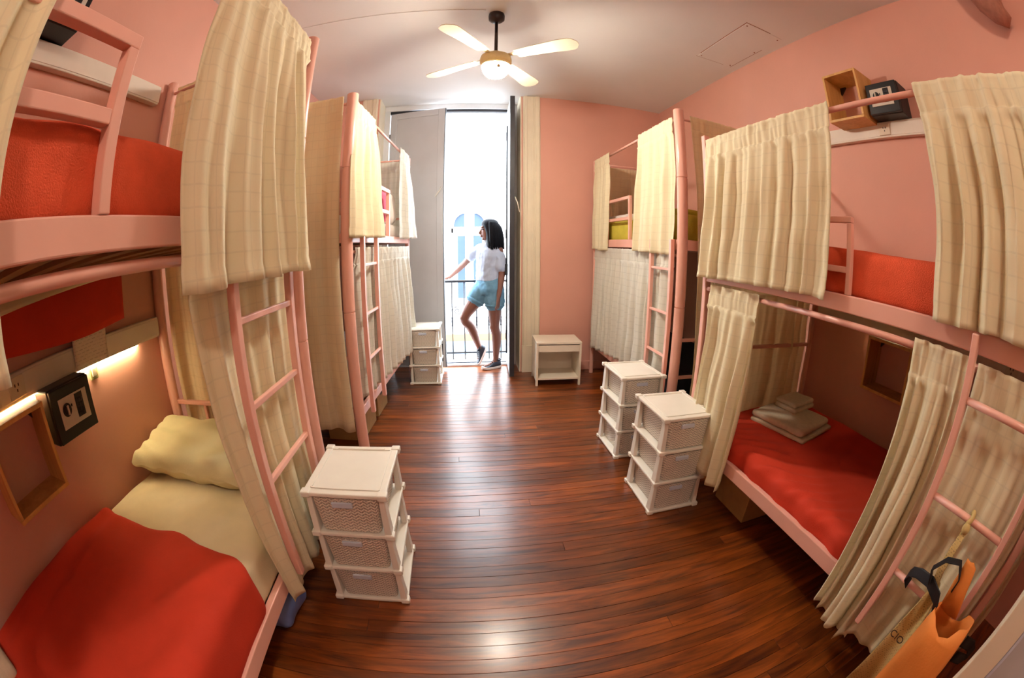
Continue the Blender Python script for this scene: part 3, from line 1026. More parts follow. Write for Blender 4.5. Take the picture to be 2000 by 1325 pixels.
# left near: lower
def sheet_fn(p):
    q = p.copy()
    if q.z > 0 and q.y > 0.05:
        q.z += 0.008 * math.sin(q.x * 16 + 9 * q.y) * math.sin(q.x * 5 - q.y * 7 + 1) + 0.005 * math.sin(q.x * 38 + q.y * 26 + 3 * math.sin(q.y * 8)) * noise.noise(Vector((q.x * 4, q.y * 4, 2)))
    return q
soft('mattress', 'cream_sheet', -1.545, -0.715, -0.33, 1.55, 0.265, 0.500, 0.06, 'mattress in wrinkled cream sheet on left near lower bunk', 'mattress', 0.010, 7, 4, sheet_fn, dens=70)
def bl_low(p):
    q = p.copy()
    # wavy far edge, ridges running along the bed near the open side
    w_ = max(0.0, min(1.0, (q.y + 0.1) / 0.5))
    w_ = w_ * w_ * (3 - 2 * w_)
    q.y += w_ * (0.014 * math.sin(q.x * 9 + 0.6) + 0.007 * math.sin(q.x * 23) - 0.07 * q.x)
    if q.z > 0:
        k = math.exp(-((q.x - 0.30) / 0.09) ** 2) * math.exp(-((q.y - 0.25) / 0.42) ** 2)
        q.z += 0.006 * k * (1 + math.sin((q.x - 0.35 * q.y) * 40))
        q.z += 0.008 * math.exp(-((q.x + 0.26) / 0.10) ** 2) * (1 + math.sin((q.x + 0.2 * q.y) * 34)) * math.exp(-((q.y - 0.1) / 0.5) ** 2)
        q.z += 0.012 * max(0, q.y - 0.3) * math.sin(q.x * 26 + q.y * 30)
    return q
soft('blanket', 'red_sheet', -1.560, -0.690, -0.345, 0.830, 0.268, 0.530, 0.065, 'smooth red blanket covering the left near lower bunk', 'blanket', 0.012, 4, 5, bl_low, 56)
def pil(w, d, h, seed):
    def fn(p):
        u, v = p.x / (w / 2), p.y / (d / 2)
        k = max(0.0, (1 - abs(u) ** 3.2)) ** 0.45 * max(0.0, (1 - abs(v) ** 3.2)) ** 0.45
        k = 0.10 + 0.90 * k
        z = p.z * k
        z += 0.010 * k * math.sin(7 * u + 3 * v + seed) * math.sin(5 * v - 2 * u)
        z += 0.006 * math.sin(18 * u * v + seed)
        pull = 0.05 * (abs(u) ** 3) * (abs(v) ** 3)
        return Vector((p.x * (1 - 0.06 * (1 - v * v) * abs(u) ** 6 + pull), p.y * (1 - 0.07 * (1 - u * u) * abs(v) ** 6 + pull), z))
    return fn
pw = rbox((0.72, 0.39, 0.16), 0.05, (60, 36, 12), (0, 0, 0), 0.008, 10, 3, pil(0.72, 0.39, 0.16, 1)).build('pillow', 'pillowcase', smooth=True)
pw.location = (-1.20, 1.315, 0.588)
pw.rotation_euler = (math.radians(9), math.radians(2), math.radians(2))
tag(pw, 'plump pale green-cream pillow at the head of left near lower bunk', 'pillow')
tw0 = rbox((0.26, 0.2, 0.05), 0.02, (20, 16, 6), (0, 0, 0), 0.004, 9, 4).build('towel', 'towel', smooth=True)
tw0.location = (-1.42, -0.235, 0.548)
tag(tw0, 'folded cream towel at the bottom left corner on red blanket', 'towel')

# right near
soft('mattress', 'pale_bedding', 1.285, 2.17, -0.09, 1.822, 1.24, 1.420, 0.03, 'pale mattress under the red blanket on right near upper bunk', 'mattress', 0.003, 3, 7, dens=14)
soft('blanket', 'red_fleece', 1.266, 2.18, -0.105, 1.70, 1.25, 1.438, 0.05, 'red fleece blanket covering the right near upper bunk', 'blanket', 0.008, 6, 8, None, 34)
def rn_low(p):
    q = p.copy()
    if q.z > 0:
        e_ = math.exp(-((q.x + 0.42) / 0.16) ** 2)
        q.z += 0.007 * e_ * (1 + 0.6 * math.sin(q.y * 3)) * math.sin(q.y * 62 + q.x * 55 + 2.5 * math.sin(q.y * 9) + 1.5 * math.sin(q.x * 14))
        q.z += 0.006 * math.sin(q.x * 12 + 2.2) * math.exp(-((q.x - 0.1) / 0.3) ** 2)
    if q.x < -0.40:
        q.x += 0.008 * math.sin(q.y * 30)
    return q
soft('mattress', 'red_sheet', 1.262, 2.175, -0.10, 1.80, 0.33, 0.475, 0.05, 'mattress in a wrinkled red fitted sheet on right near lower bunk', 'mattress', 0.010, 5, 9, rn_low, 80)
def towel_stack(cx, cy, z, rz):
    t = empty('towel', (cx, cy, z), rz)
    def lay(nm, w, d, h, x, y, zz, seed):
        m = rbox((w, d, h), h * 0.46, (26, 20, 6), (x, y, zz), 0.004, 10, seed)
        m.build(nm, 'towel', t, smooth=True)
    return t, lay
t, lay = towel_stack(1.76, 1.475, 0.488, math.radians(12))
lay('towel_fold', 0.37, 0.40, 0.026, 0.0, 0.0, 0.0, 1)
lay('towel_fold', 0.35, 0.38, 0.040, -0.005, 0.012, 0.034, 2)
tag(t, 'large folded cream towel lying on the red bed', 'towel')
t, lay = towel_stack(1.86, 1.57, 0.548, math.radians(10))
lay('towel_fold', 0.235, 0.17, 0.032, 0.0, 0.0, 0.006, 3)
lay('towel_fold', 0.225, 0.16, 0.026, 0.0, 0.006, 0.034, 4)
tag(t, 'small folded cream towel on top of the large one', 'towel')

# right far
soft('mattress', 'yellow_bedding', 1.40, 2.18, 2.36, 4.08, 1.40, 1.62, 0.05, 'yellow covered mattress on right far upper bunk', 'mattress', 0.008, 6, 10, None, 24)
soft('pillow', 'yellow_bedding', 1.42, 1.80, 2.72, 3.24, 1.61, 1.70, 0.04, 'yellow pillow behind the guard of right far upper bunk', 'pillow', 0.01, 9, 11, None, 40)
soft('folded_sheet', 'pale_bedding', 1.45, 2.1, 3.45, 4.02, 1.62, 1.69, 0.03, 'pale folded sheet on right far upper bunk', 'sheet', 0.006, 8, 12, None, 30)
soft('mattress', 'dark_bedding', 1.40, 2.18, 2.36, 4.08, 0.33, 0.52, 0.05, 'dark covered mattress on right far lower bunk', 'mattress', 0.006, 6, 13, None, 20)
# left far
def lfo(a, off, z):
    p = lf(a, off)
    return (p[0], p[1], z)
soft('mattress', 'pale_bedding', -0.385, 0.385, -0.85, 0.85, 0, 0.15, 0.05, 'pale mattress on left far upper bunk', 'mattress', 0.006, 6, 14, None, 20, None, LFR, lfo(0.89, -0.405, 1.505))
soft('mattress', 'pale_bedding', -0.385, 0.385, -0.85, 0.85, 0, 0.17, 0.05, 'pale mattress on left far lower bunk behind the curtain', 'mattress', 0.006, 6, 15, None, 20, None, LFR, lfo(0.89, -0.405, 0.45))
pk = rbox((0.36, 0.16, 0.30), 0.07, (20, 12, 18), (0, 0, 0), 0.012, 7, 16).build('cushion', 'pale_bedding', smooth=True)
pk.location = lfo(1.34, -0.20, 1.72)
pk.rotation_euler = (math.radians(-14), 0, LFR + 0.5)
tag(pk, 'rounded white cushion on left far upper bunk', 'cushion')
pk = rbox((0.34, 0.15, 0.29), 0.07, (20, 12, 18), (0, 0, 0), 0.012, 7, 17).build('cushion', 'pink_cushion', smooth=True)
pk.location = lfo(1.08, -0.20, 1.72)
pk.rotation_euler = (math.radians(-14), 0, LFR + 0.3)
tag(pk, 'pink cushion behind the guard of left far upper bunk', 'cushion')
# ------------------------------------------------------------------ plastic drawer towers
def drawer_tower():
    e = empty('drawer_tower')
    hw, hd = 0.155, 0.183
    def plate(z0, z1, nm, lid=False):
        m = MB()
        c = 0.022
        def oct_(w, d):
            return [(-w + c, -d), (w - c, -d), (w, -d + c), (w, d - c), (w - c, d), (-w + c, d), (-w, d - c), (-w, -d + c)]
        m.prism(oct_(hw, hd), z0, z1)
        for sx in (-1, 1):
            for sy in (-1, 1):
                m.span((sx * (hw - 0.03), sy * (hd - 0.03), z0 - 0.003), (sx * (hw + 0.006), sy * (hd + 0.006), z1 + 0.004))
        o = m.build(nm, 'plastic', e, bevel=0.005)
        if lid:
            r = MB()
            w, d = hw - 0.028, hd - 0.035
            for p0, p1 in (((-w, -d), (w, -d)), ((-w, d), (w, d)), ((-w, -d), (-w, d)), ((w, -d), (w, d))):
                r.bar((p0[0], p0[1], z1 + 0.0015), (p1[0], p1[1], z1 + 0.0015), 0.007, 0.005)
            r.span((-0.10, hd - 0.036, z1), (0.10, hd - 0.022, z1 + 0.006))
            r.build('lid_rib', 'plastic', o, bevel=0.0015)
        return o
    zs = (0.0, 0.185, 0.370, 0.553)
    for k in range(3):
        plate(zs[k] + 0.003, zs[k] + 0.020, 'tray')
    plate(0.553, 0.570, 'lid', True)
    for k in range(3):
        a, b = zs[k] + 0.020, zs[k + 1] + 0.004
        for sx in (-1, 1):
            for sy in (-1, 1):
                x0, y0 = sx * (hw - 0.004), sy * (hd - 0.004)
                def ring(z, w, d, ins):
                    xx, yy = x0 - sx * ins, y0 - sy * ins
                    return [(xx, yy, z), (xx - sx * w, yy, z), (xx - sx * w, yy - sy * d, z), (xx, yy - sy * d, z)]
                MB().rings([ring(a, 0.026, 0.05, 0.0), ring(b, 0.020, 0.034, 0.006)]).build('corner_post', 'plastic', e, bevel=0.003)
        # drawer
        za, zb = zs[k] + 0.024, zs[k + 1] - 0.004
        dw0, dw1, d0, d1 = 0.112, 0.126, 0.160, 0.172
        def rr(z, w, df, db, rad=0.018, n=4):
            pts = []
            for cx, cy, a0 in ((w - rad, -df + rad, -90), (w - rad, db - rad, 0), (-w + rad, db - rad, 90), (-w + rad, -df + rad, 180)):
                for q in range(n + 1):
                    an = math.radians(a0 + 90 * q / n)
                    pts.append((cx + rad * math.cos(an), cy + rad * math.sin(an), z))
            return pts
        rings = [rr(za, dw0, d1 - 0.004, d0), rr(za + 0.01, dw0 + 0.002, d1 - 0.002, d0), rr(zb - 0.006, dw1, d1 + 0.002, d0 + 0.004), rr(zb, dw1 + 0.003, d1 + 0.005, d0 + 0.006),
                 rr(zb, dw1 - 0.006, d1 - 0.004, d0 - 0.004), rr(za + 0.012, dw0 - 0.006, d1 - 0.012, d0 - 0.006)]
        dr = MB().rings(rings).build('drawer', 'woven_plastic', e, smooth=True)
        md = dr.modifiers.new('es', 'EDGE_SPLIT'); md.split_angle = math.radians(50)
        lb = MB().span((-0.050, -d1 - 0.010, zb - 0.040), (0.028, -d1 + 0.004, zb - 0.018))
        lb.build('handle_label', 'label_plastic', dr, bevel=0.003)
    return e
tower = drawer_tower()
spots = [(-0.441, 1.293, 0.0, 'white woven plastic drawer tower closest, beside the left near bunk'),
         (1.080, 1.760, 0.0, 'white woven plastic drawer tower in front of right near bunk, with towels behind'),
         (1.105, 2.405, math.radians(1.0), 'white woven plastic drawer tower by the ladder of right far bunk'),
         (-0.40, 4.07, math.radians(-1.5), 'white plastic drawer tower farthest away, next to the open balcony door')]
for i, (x_, y_, rz, lb) in enumerate(spots):
    t = tower if i == 0 else copy_tree(tower)
    t.location = (x_, y_, 0)
    t.rotation_euler = (0, 0, rz)
    tag(t, lb, 'drawer tower', 'plastic drawer towers')

# ------------------------------------------------------------------ white bedside table
e = empty('bedside_table', (0.915, 3.90, 0), math.radians(-2.5))
tag(e, 'small white bedside table with a drawer and open shelf against back wall', 'table')
w, d, h = 0.225, 0.175, 0.445
MB().span((-w, -d, h - 0.022), (w, d, h)).build('table_top', 'white_laminate', e, bevel=0.003)
for s in (-1, 1):
    m = MB().prism([(-d + 0.004, 0), (-d + 0.026, 0.0), (-d + 0.030, 0.05), (d - 0.03, 0.05), (d - 0.026, 0), (d, 0), (d, h - 0.022), (-d + 0.004, h - 0.022)], s * w, s * (w - 0.022), 'x')
    m.build('side_panel', 'white_laminate', e, bevel=0.002)
MB().span((-w + 0.024, -d + 0.006, h - 0.098), (w - 0.024, -d + 0.024, h - 0.032)).build('drawer_front', 'white_laminate', e, bevel=0.002)
MB().span((-w + 0.03, -d + 0.024, h - 0.098), (w - 0.03, d - 0.03, h - 0.09)).build('drawer_bottom', 'white_laminate', e)
MB().span((-w + 0.022, -d + 0.004, 0.065), (w - 0.022, d - 0.02, 0.085)).build('shelf', 'white_laminate', e, bevel=0.002)
MB().span((-w + 0.022, d - 0.02, 0.065), (w - 0.022, d - 0.012, h - 0.022)).build('back_panel', 'white_laminate', e)

# ------------------------------------------------------------------ ceiling fan
FX, FY = 0.188, 2.52
f = empty('ceiling_fan', (FX, FY, ZC))
tag(f, 'four-bladed cream ceiling fan with black stem and lit lamps', 'ceiling fan')
MB().lathe([(0.0, 0), (0.052, 0), (0.056, -0.02), (0.054, -0.055), (0.030, -0.078), (0.016, -0.082)], (0, 0, 0), 28).build('canopy', 'fan_black', f, smooth=True)
MB().tube([(0, 0, -0.07), (0, 0, -0.36)], 0.0115, 14).build('stem', 'fan_black', f, smooth=True)
MB().lathe([(0.012, -0.335), (0.03, -0.345), (0.034, -0.365), (0.07, -0.372), (0.098, -0.385), (0.104, -0.41), (0.104, -0.432), (0.094, -0.448), (0.05, -0.455), (0.0, -0.455)], (0, 0, 0), 36).build('motor', 'fan_brass', f, smooth=True)
base = math.atan2(-0.33, 0.47)
for k in range(4):
    an = base + k * PI / 2
    R = Matrix.Rotation(an, 3, 'Z') @ Matrix.Rotation(math.radians(-9), 3, 'X')
    n = 18
    top = []
    for q in range(n + 1):
        t = q / n
        xx = 0.155 + 0.415 * t
        wd_ = 0.044 + 0.022 * min(1, t * 1.3)
        if t > 0.86:
            wd_ *= math.sqrt(max(0.02, 1 - ((t - 0.86) / 0.145) ** 2))
        top.append((xx, wd_))
    poly = [(x_, -w_) for x_, w_ in top] + [(x_, w_) for x_, w_ in reversed(top)]
    m = MB().prism(poly, -0.003, 0.003)
    m.v = [tuple(R @ Vector(p) + Vector((0, 0, -0.395))) for p in m.v]
    bl = m.build('blade', 'fan_blade', f, bevel=0.0015)
    m = MB().bar((0.07, 0, 0.006), (0.235, 0, 0.006), 0.030, 0.007)
    m.box((0.19, 0, 0.007), (0.09, 0.06, 0.006))
    m.v = [tuple(R @ Vector(p) + Vector((0, 0, -0.395))) for p in m.v]
    m.build('blade_bracket', 'fan_brass', bl, bevel=0.002)
MB().lathe([(0.094, -0.445), (0.097, -0.455), (0.096, -0.462), (0.09, -0.462)], (0, 0, 0), 32).build('lamp_rim', 'fan_brass', f, smooth=True)
MB().lathe([(0.090, -0.458), (0.089, -0.480), (0.080, -0.512), (0.060, -0.538), (0.030, -0.552), (0.0, -0.555)], (0, 0, 0), 28).build('lamp_shade', 'lamp_glass', f, smooth=True)
MB().tube([(0.01, -0.105, -0.44), (0.01, -0.107, -0.49)], 0.0012, 6).build('pull_chain', 'fan_brass', f)
MB().lathe([(0.0, 0), (0.010, -0.01), (0.012, -0.025), (0.0, -0.032)], (0.01, -0.107, -0.49), 12).build('pull_knob', 'fan_brass', f, smooth=True)

# ------------------------------------------------------------------ wall things
def trunk(name, label, side, y0, y1, z0, z1, outlets):
    X = XL if side < 0 else XR
    s = 1 if side < 0 else -1
    e = empty(name, (X, 0, 0))
    tag(e, label, 'cable trunking', 'white cable trunkings along the beds')
    MB().span((0, y0, z0), (s * 0.040, y1, z1)).build('duct', 'trunking', e, bevel=0.004)
    MB().span((s * 0.040, y0, z0 + 0.010), (s * 0.0425, y1, z1 - 0.010)).build('duct_cover', 'trunking', e, bevel=0.001)
    for yo in outlets:
        zc = (z0 + z1) / 2
        o = MB().span((s * 0.0425, yo - 0.045, zc - 0.036), (s * 0.049, yo + 0.045, zc + 0.036)).build('socket', 'socket_plastic', e, bevel=0.003)
        for dy, dz in ((-0.010, 0.008), (0.010, 0.008), (0.0, -0.010)):
            MB().span((s * 0.049, yo + dy - 0.003, zc + dz - 0.005), (s * 0.0498, yo + dy + 0.003, zc + dz + 0.005)).build('socket_hole', 'socket_dark', o)
    return e
trunk('cable_trunking', 'white cable trunking on the wall above left near upper bunk', -1, -0.30, 1.47, 2.205, 2.305, ())
trunk('cable_trunking', 'white cable trunking with sockets and notice above left near lower bunk', -1, -0.30, 1.54, 1.05, 1.145, (0.565, 0.42))
trunk('cable_trunking', 'white cable trunking under the wooden box above right near upper bunk', 1, -0.10, 1.78, 2.165, 2.262, (1.165,))
trunk('cable_trunking', 'shaded cable trunking with sockets above right near lower bunk', 1, -0.10, 1.78, 1.05, 1.145, (0.10, 0.25))

def open_box(name, label, side, yc, zc, hw, hh, depth, th=0.016):
    X = XL if side < 0 else XR
    s = 1 if side < 0 else -1
    e = empty(name, (X, yc, zc))
    tag(e, label, 'wooden box', 'open wooden wall boxes')
    for a, b in (((0, -hw, hh - th), (s * depth, hw, hh)), ((0, -hw, -hh), (s * depth, hw, -hh + th))):
        MB().span(a, b).build('board', 'box_wood', e, bevel=0.0015)
    for a, b in (((0, -hw, -hh + th), (s * depth, -hw + th, hh - th)), ((0, hw - th, -hh + th), (s * depth, hw, hh - th))):
        MB().span(a, b).build('board', 'box_wood', e, bevel=0.0015)
    MB().prism([(hw - th, hh - th), (hw - th - 0.05, hh - th), (hw - th, hh - th - 0.05)], s * 0.005, s * 0.02, 'x').build('bracket', 'socket_dark', e)
    return e
open_box('wall_box', 'light open wooden box above the trunking on right wall', 1, 1.365, 2.405, 0.145, 0.160, 0.20)
open_box('wall_box', 'dim open wooden box on the wall inside right near lower bunk', 1, 1.065, 0.895, 0.165, 0.145, 0.17)
open_box('wall_box', 'open wooden box under the trunking inside left near lower bunk', -1, 0.480, 0.885, 0.155, 0.152, 0.15)

def safe(label, side, yc, zc, hw, hh, depth, flip=1):
    X = XL if side < 0 else XR
    s = 1 if side < 0 else -1
    e = empty('safe', (X, yc, zc))
    tag(e, label, 'safe', 'small black safes on the wall')
    MB().span((0, -hw, -hh), (s * (depth - 0.02), hw, hh)).build('body', 'black_metal', e, bevel=0.006)
    dr = MB().span((s * (depth - 0.018), -hw + 0.004, -hh + 0.004), (s * depth, hw - 0.004, hh - 0.004)).build('door', 'black_metal', e, bevel=0.004)
    pz0, pz1 = -hh * 0.52, hh * 0.58
    py0, py1 = -hw * 0.66, hw * 0.72
    MB().span((s * depth, py0, pz0), (s * (depth + 0.004), py1, pz1)).build('panel', 'safe_panel', dr, bevel=0.002)
    x1 = s * (depth + 0.004)
    # turn knob and keypad; viewed from the room the knob is on the left
    left = 1 if side > 0 else -1
    kc = left * hw * 0.34
    R = Matrix.Rotation(PI / 2, 3, 'Y')
    m = MB().lathe([(0.024, 0), (0.024, 0.004), (0.0225, 0.004), (0.0225, 0.001)], (0, 0, 0), 24)
    m.v = [(x1 + s * p[2], kc + p[0], 0.012 + p[1]) for p in m.v]
    m.build('knob_ring', 'black_metal', dr)
    m = MB().lathe([(0.018, 0), (0.018, 0.006), (0.015, 0.010), (0, 0.010)], (0, 0, 0), 24)
    m.v = [(x1 + s * p[2], kc + p[0], 0.012 + p[1]) for p in m.v]
    kb = m.build('knob', 'black_metal', dr, smooth=False)
    MB().box((x1 + s * 0.014, kc, 0.012), (0.009, 0.009, 0.034)).build('knob_grip', 'safe_panel', kb, bevel=0.002)
    MB().box((x1 + s * 0.001, kc - left * 0.030, 0.020), (0.003, 0.006, 0.009)).build('keyhole', 'black_metal', dr)
    pc = -left * hw * 0.30
    MB().span((x1, pc - 0.022, -0.034), (x1 + s * 0.003, pc + 0.022, hh * 0.52)).build('keypad', 'black_metal', dr, bevel=0.001)
    for r_ in range(4):
        for c_ in range(3):
            MB().box((x1 + s * 0.0045, pc + (c_ - 1) * 0.0135, -0.026 + r_ * 0.0175), (0.003, 0.010, 0.012)).build('key', 'door_dark_edge', dr, bevel=0.001)
    return e
safe('small black safe with keypad under the trunking in left near lower bunk', -1, 0.79, 0.955, 0.120, 0.098, 0.155)
safe('small black safe with pale keypad panel beside wooden box on right wall', 1, 1.075, 2.36, 0.125, 0.098, 0.155)
safe('black safe on the wall above left near upper bunk, seen from below', -1, 0.555, 2.415, 0.125, 0.105, 0.175)

# notice, switch and LED strips
p = MB()
vs, uvs = [], []
for j_ in range(9):
    for i_ in range(11):
        y_ = 0.915 + 0.215 * i_ / 10
        z_ = 1.055 + 0.135 * j_ / 8
        vs.append((XL + 0.050 + 0.004 * math.sin(i_ * 0.9) + 0.004 * (j_ / 8) ** 2 * 2, y_, z_))
        uvs.append((y_, z_))
fs = [(j_ * 11 + i_, j_ * 11 + i_ + 1, j_ * 11 + i_ + 12, j_ * 11 + i_ + 11) for j_ in range(8) for i_ in range(10)]
p.add(vs, fs); p.uv = uvs
tag(p.build('notice', 'note_print', smooth=True, solid=0.001), 'paper notice with small print taped on the left trunking', 'notice')
e = empty('light_switch', (XL, 1.045, 1.012))
tag(e, 'small square light switch below the lit trunking on left wall', 'switch')
MB().span((0, -0.026, -0.030), (0.010, 0.026, 0.030)).build('switch_plate', 'switch_green', e, bevel=0.003)
MB().span((0.010, -0.014, -0.017), (0.015, 0.014, 0.017)).build('rocker', 'socket_plastic', e, bevel=0.002)
def led(label, side, y0, y1, z):
    X = XL if side < 0 else XR
    s = 1 if side < 0 else -1
    e = empty('led_strip', (X, 0, z))
    tag(e, label, 'light', 'strip lights under the trunkings')
    MB().span((s * 0.004, y0, -0.004), (s * 0.032, y1, 0.0)).build('housing', 'trunking', e, bevel=0.001)
    MB().span((s * 0.006, y0 + 0.005, -0.009), (s * 0.020, y1 - 0.005, -0.004)).build('diffuser', 'led_glow', e, bevel=0.001)
led('lit strip light under the trunking of left near lower bunk', -1, 0.35, 1.38, 1.050)
led('lit strip light under the trunking of right near lower bunk', 1, 1.02, 1.27, 1.050)

# rolled bundle near the ceiling at the right wall
b = MB().tube([(2.11, 0.10, 3.04), (2.13, 0.08, 2.96), (2.14, 0.04, 2.86), (2.145, -0.01, 2.79), (2.145, -0.05, 2.755), (2.14, -0.08, 2.765)], [0.09, 0.11, 0.11, 0.095, 0.070, 0.03], 20)
tag(b.build('hanging_bundle', 'lagging', smooth=True), 'brown wrapped bundle hanging at the top right corner by the ceiling', 'bundle')

# ------------------------------------------------------------------ boxes and bag under the beds
def carton(label, c, size, rz, grp=None):
    e = empty('cardboard_box', c, rz)
    tag(e, label, 'box', grp)
    x_, y_, z_ = [q / 2 for q in size]
    MB().span((-x_, -y_, 0), (x_, y_, size[2] - 0.004)).build('box_body', 'cardboard', e, bevel=0.003)
    MB().span((-x_ - 0.001, -y_ - 0.001, size[2] - 0.004), (-0.002, y_ + 0.001, size[2])).build('flap', 'cardboard_side', e)
    MB().span((0.002, -y_ - 0.001, size[2] - 0.004), (x_ + 0.001, y_ + 0.001, size[2])).build('flap', 'cardboard_side', e)
    MB().span((-0.04, -y_ - 0.0015, size[2] * 0.62), (0.04, -y_, size[2] * 0.72)).build('hand_hole', 'socket_dark', e, bevel=0.0005)
    MB().span((x_, -0.05, size[2] * 0.62), (x_ + 0.0015, 0.05, size[2] * 0.72)).build('hand_hole', 'socket_dark', e, bevel=0.0005)
    return e
carton('tan cardboard box nearest under the left far bunk', (-0.90, 2.84, 0), (0.28, 0.38, 0.27), LFR)
carton('brown cardboard box behind another under the left far bunk', (-0.88, 3.26, 0), (0.30, 0.32, 0.24), LFR)
carton('cardboard box in the shade under the right near bunk', (1.53, 1.47, 0), (0.26, 0.30, 0.26), 0)
carton('cardboard box in the dark under the right far bunk', (1.72, 3.75, 0), (0.30, 0.34, 0.22), 0)
bb = rbox((0.16, 0.26, 0.15), 0.06, (14, 16, 10), (0, 0, 0), 0.02, 9, 3).build('plastic_bag', 'blue_bag', smooth=True)
bb.location = (-0.80, 0.98, 0.078)
tag(bb, 'crumpled blue plastic bag under the left near bunk', 'bag')

# ------------------------------------------------------------------ bags on the right near ladder
def ribbon(path, widths, wdir, mat, name, parent=None, thick=0.003, uvs=True, bulge=0.0):
    path = [Vector(p) for p in path]
    m = MB()
    vs, uv = [], []
    n = 8
    acc = 0
    for i, p_ in enumerate(path):
        if i:
            acc += (p_ - path[i - 1]).length
        wd_ = Vector(wdir[i] if isinstance(wdir, list) else wdir).normalized()
        t_ = (path[min(i + 1, len(path) - 1)] - path[max(i - 1, 0)]).normalized()
        nr = t_.cross(wd_).normalized()
        for k in range(n + 1):
            u = k / n - 0.5
            vs.append(p_ + wd_ * widths[i] * u + nr * bulge * math.cos(u * PI) * (1 + 0.4 * math.sin(i * 1.7)))
            uv.append((u * widths[i], acc))
    fs = [(i * (n + 1) + k, i * (n + 1) + k + 1, (i + 1) * (n + 1) + k + 1, (i + 1) * (n + 1) + k) for i in range(len(path) - 1) for k in range(n)]
    m.add(vs, fs)
    m.uv = uv
    return m.build(name, mat, parent, smooth=True, solid=thick)
LX = 1.188
tt = empty('printed_bag', (0, 0, 0))
tag(tt, 'ochre bag with newspaper print knotted on the right ladder rung', 'bag')
kn = MB().tube([(LX + 0.018 * math.cos(a), 0.10 + 0.004 * math.sin(2 * a), 0.828 + 0.018 * math.sin(a)) for a in [k * 2 * PI / 16 for k in range(17)]], 0.009, 10, False)
kn.ell((LX - 0.022, 0.10, 0.808), (0.014, 0.016, 0.018), 12, 8)
kn.build('knot', 'newsprint', tt, smooth=True)
ribbon([(LX - 0.022, 0.10, 0.80), (LX - 0.03, 0.105, 0.74), (LX - 0.04, 0.105, 0.68), (LX - 0.05, 0.09, 0.62)], [0.022, 0.028, 0.03, 0.034], (0, 1, 0.15), 'newsprint', 'strap', tt)
body = ribbon([(LX - 0.055, 0.085, 0.64), (LX - 0.065, 0.075, 0.57), (LX - 0.07, 0.075, 0.48), (LX - 0.075, 0.07, 0.38), (LX - 0.075, 0.06, 0.25), (LX - 0.07, 0.05, 0.12)], [0.03, 0.06, 0.085, 0.11, 0.14, 0.17], (0.1, 1, 0), 'newsprint', 'bag_body', tt, 0.004, True, 0.03)
txt = bpy.data.curves.new('print_letters', 'FONT')
txt.body = 'CIO'
txt.size = 0.038
txt.extrude = 0.0006
txt.materials.append(MATS['ink'])
tmp = bpy.data.objects.new('tmp_letters', txt)
COL.objects.link(tmp)
bpy.context.view_layer.update()
me_ = bpy.data.meshes.new_from_object(tmp.evaluated_get(bpy.context.evaluated_depsgraph_get()))
bpy.data.objects.remove(tmp)
to = bpy.data.objects.new('print_letters', me_)
COL.objects.link(to)
to.parent = tt
to.matrix_local = Matrix(((0, 0, -1, LX - 0.113), (-1, 0, 0, 0.118), (0, 1, 0, 0.455), (0, 0, 0, 1)))
ob = empty('orange_bag', (0, 0, 0))
tag(ob, 'orange tote bag with black handles hanging on the right ladder', 'bag')
by0, by1 = -0.155, 0.055
rings = []
for z_, w_, dp, xc, yc in ((0.20, 0.95, 0.035, LX - 0.07, -0.07), (0.30, 1.0, 0.05, LX - 0.075, -0.07), (0.42, 1.0, 0.055, LX - 0.08, -0.065), (0.50, 0.95, 0.055, LX - 0.085, -0.06), (0.57, 0.88, 0.05, LX - 0.085, -0.055), (0.615, 0.80, 0.045, LX - 0.08, -0.05)):
    ring = []
    for k in range(28):
        a = 2 * PI * k / 28
        yy = math.copysign(abs(math.cos(a)) ** 0.6, math.cos(a)) * 0.105 * w_
        xx = math.copysign(abs(math.sin(a)) ** 0.8, math.sin(a)) * dp
        dip = -0.035 * (1 if z_ > 0.6 else 0) * math.exp(-(yy / 0.05) ** 2)
        ring.append((xc + xx + 0.004 * math.sin(a * 5 + z_ * 20), yc + yy, z_ + dip + (0.03 if z_ > 0.6 and yy < -0.05 else 0)))
    rings.append(ring)
m = MB()
m.rings(rings, cap=False)
m.f.append(tuple(range(27, -1, -1)))
m.build('bag_body', 'orange_bag', ob, smooth=True, solid=0.003)
ribbon([(LX - 0.05, -0.02, 0.60), (LX - 0.045, 0.0, 0.68), (LX - 0.04, 0.01, 0.745), (LX - 0.04, 0.02, 0.755)], [0.09, 0.07, 0.05, 0.03], (0, 1, 0), 'orange_bag', 'bag_back', ob, 0.003, True, 0.01)
ribbon([(LX - 0.09, 0.03, 0.60), (LX - 0.10, 0.05, 0.64), (LX - 0.085, 0.11, 0.655), (LX - 0.05, 0.17, 0.63), (LX - 0.03, 0.205, 0.605), (LX - 0.015, 0.215, 0.575), (LX - 0.02, 0.19, 0.56)], [0.035] * 7, (0.2, 0, 1), 'strap_black', 'handle', ob, 0.004)
ribbon([(LX - 0.09, 0.11, 0.655), (LX - 0.10, 0.13, 0.70), (LX - 0.09, 0.10, 0.74), (LX - 0.06, 0.05, 0.742), (LX - 0.05, 0.02, 0.70), (LX - 0.05, 0.02, 0.66)], [0.022] * 6, (1, 0.2, 0.2), 'strap_black', 'handle', ob, 0.004)
ribbon([(LX - 0.07, -0.15, 0.585), (LX - 0.06, -0.19, 0.585), (LX - 0.05, -0.215, 0.56), (LX - 0.06, -0.20, 0.535), (LX - 0.07, -0.16, 0.53)], [0.035] * 5, (0.5, 0, 1), 'strap_black', 'handle', ob, 0.004)

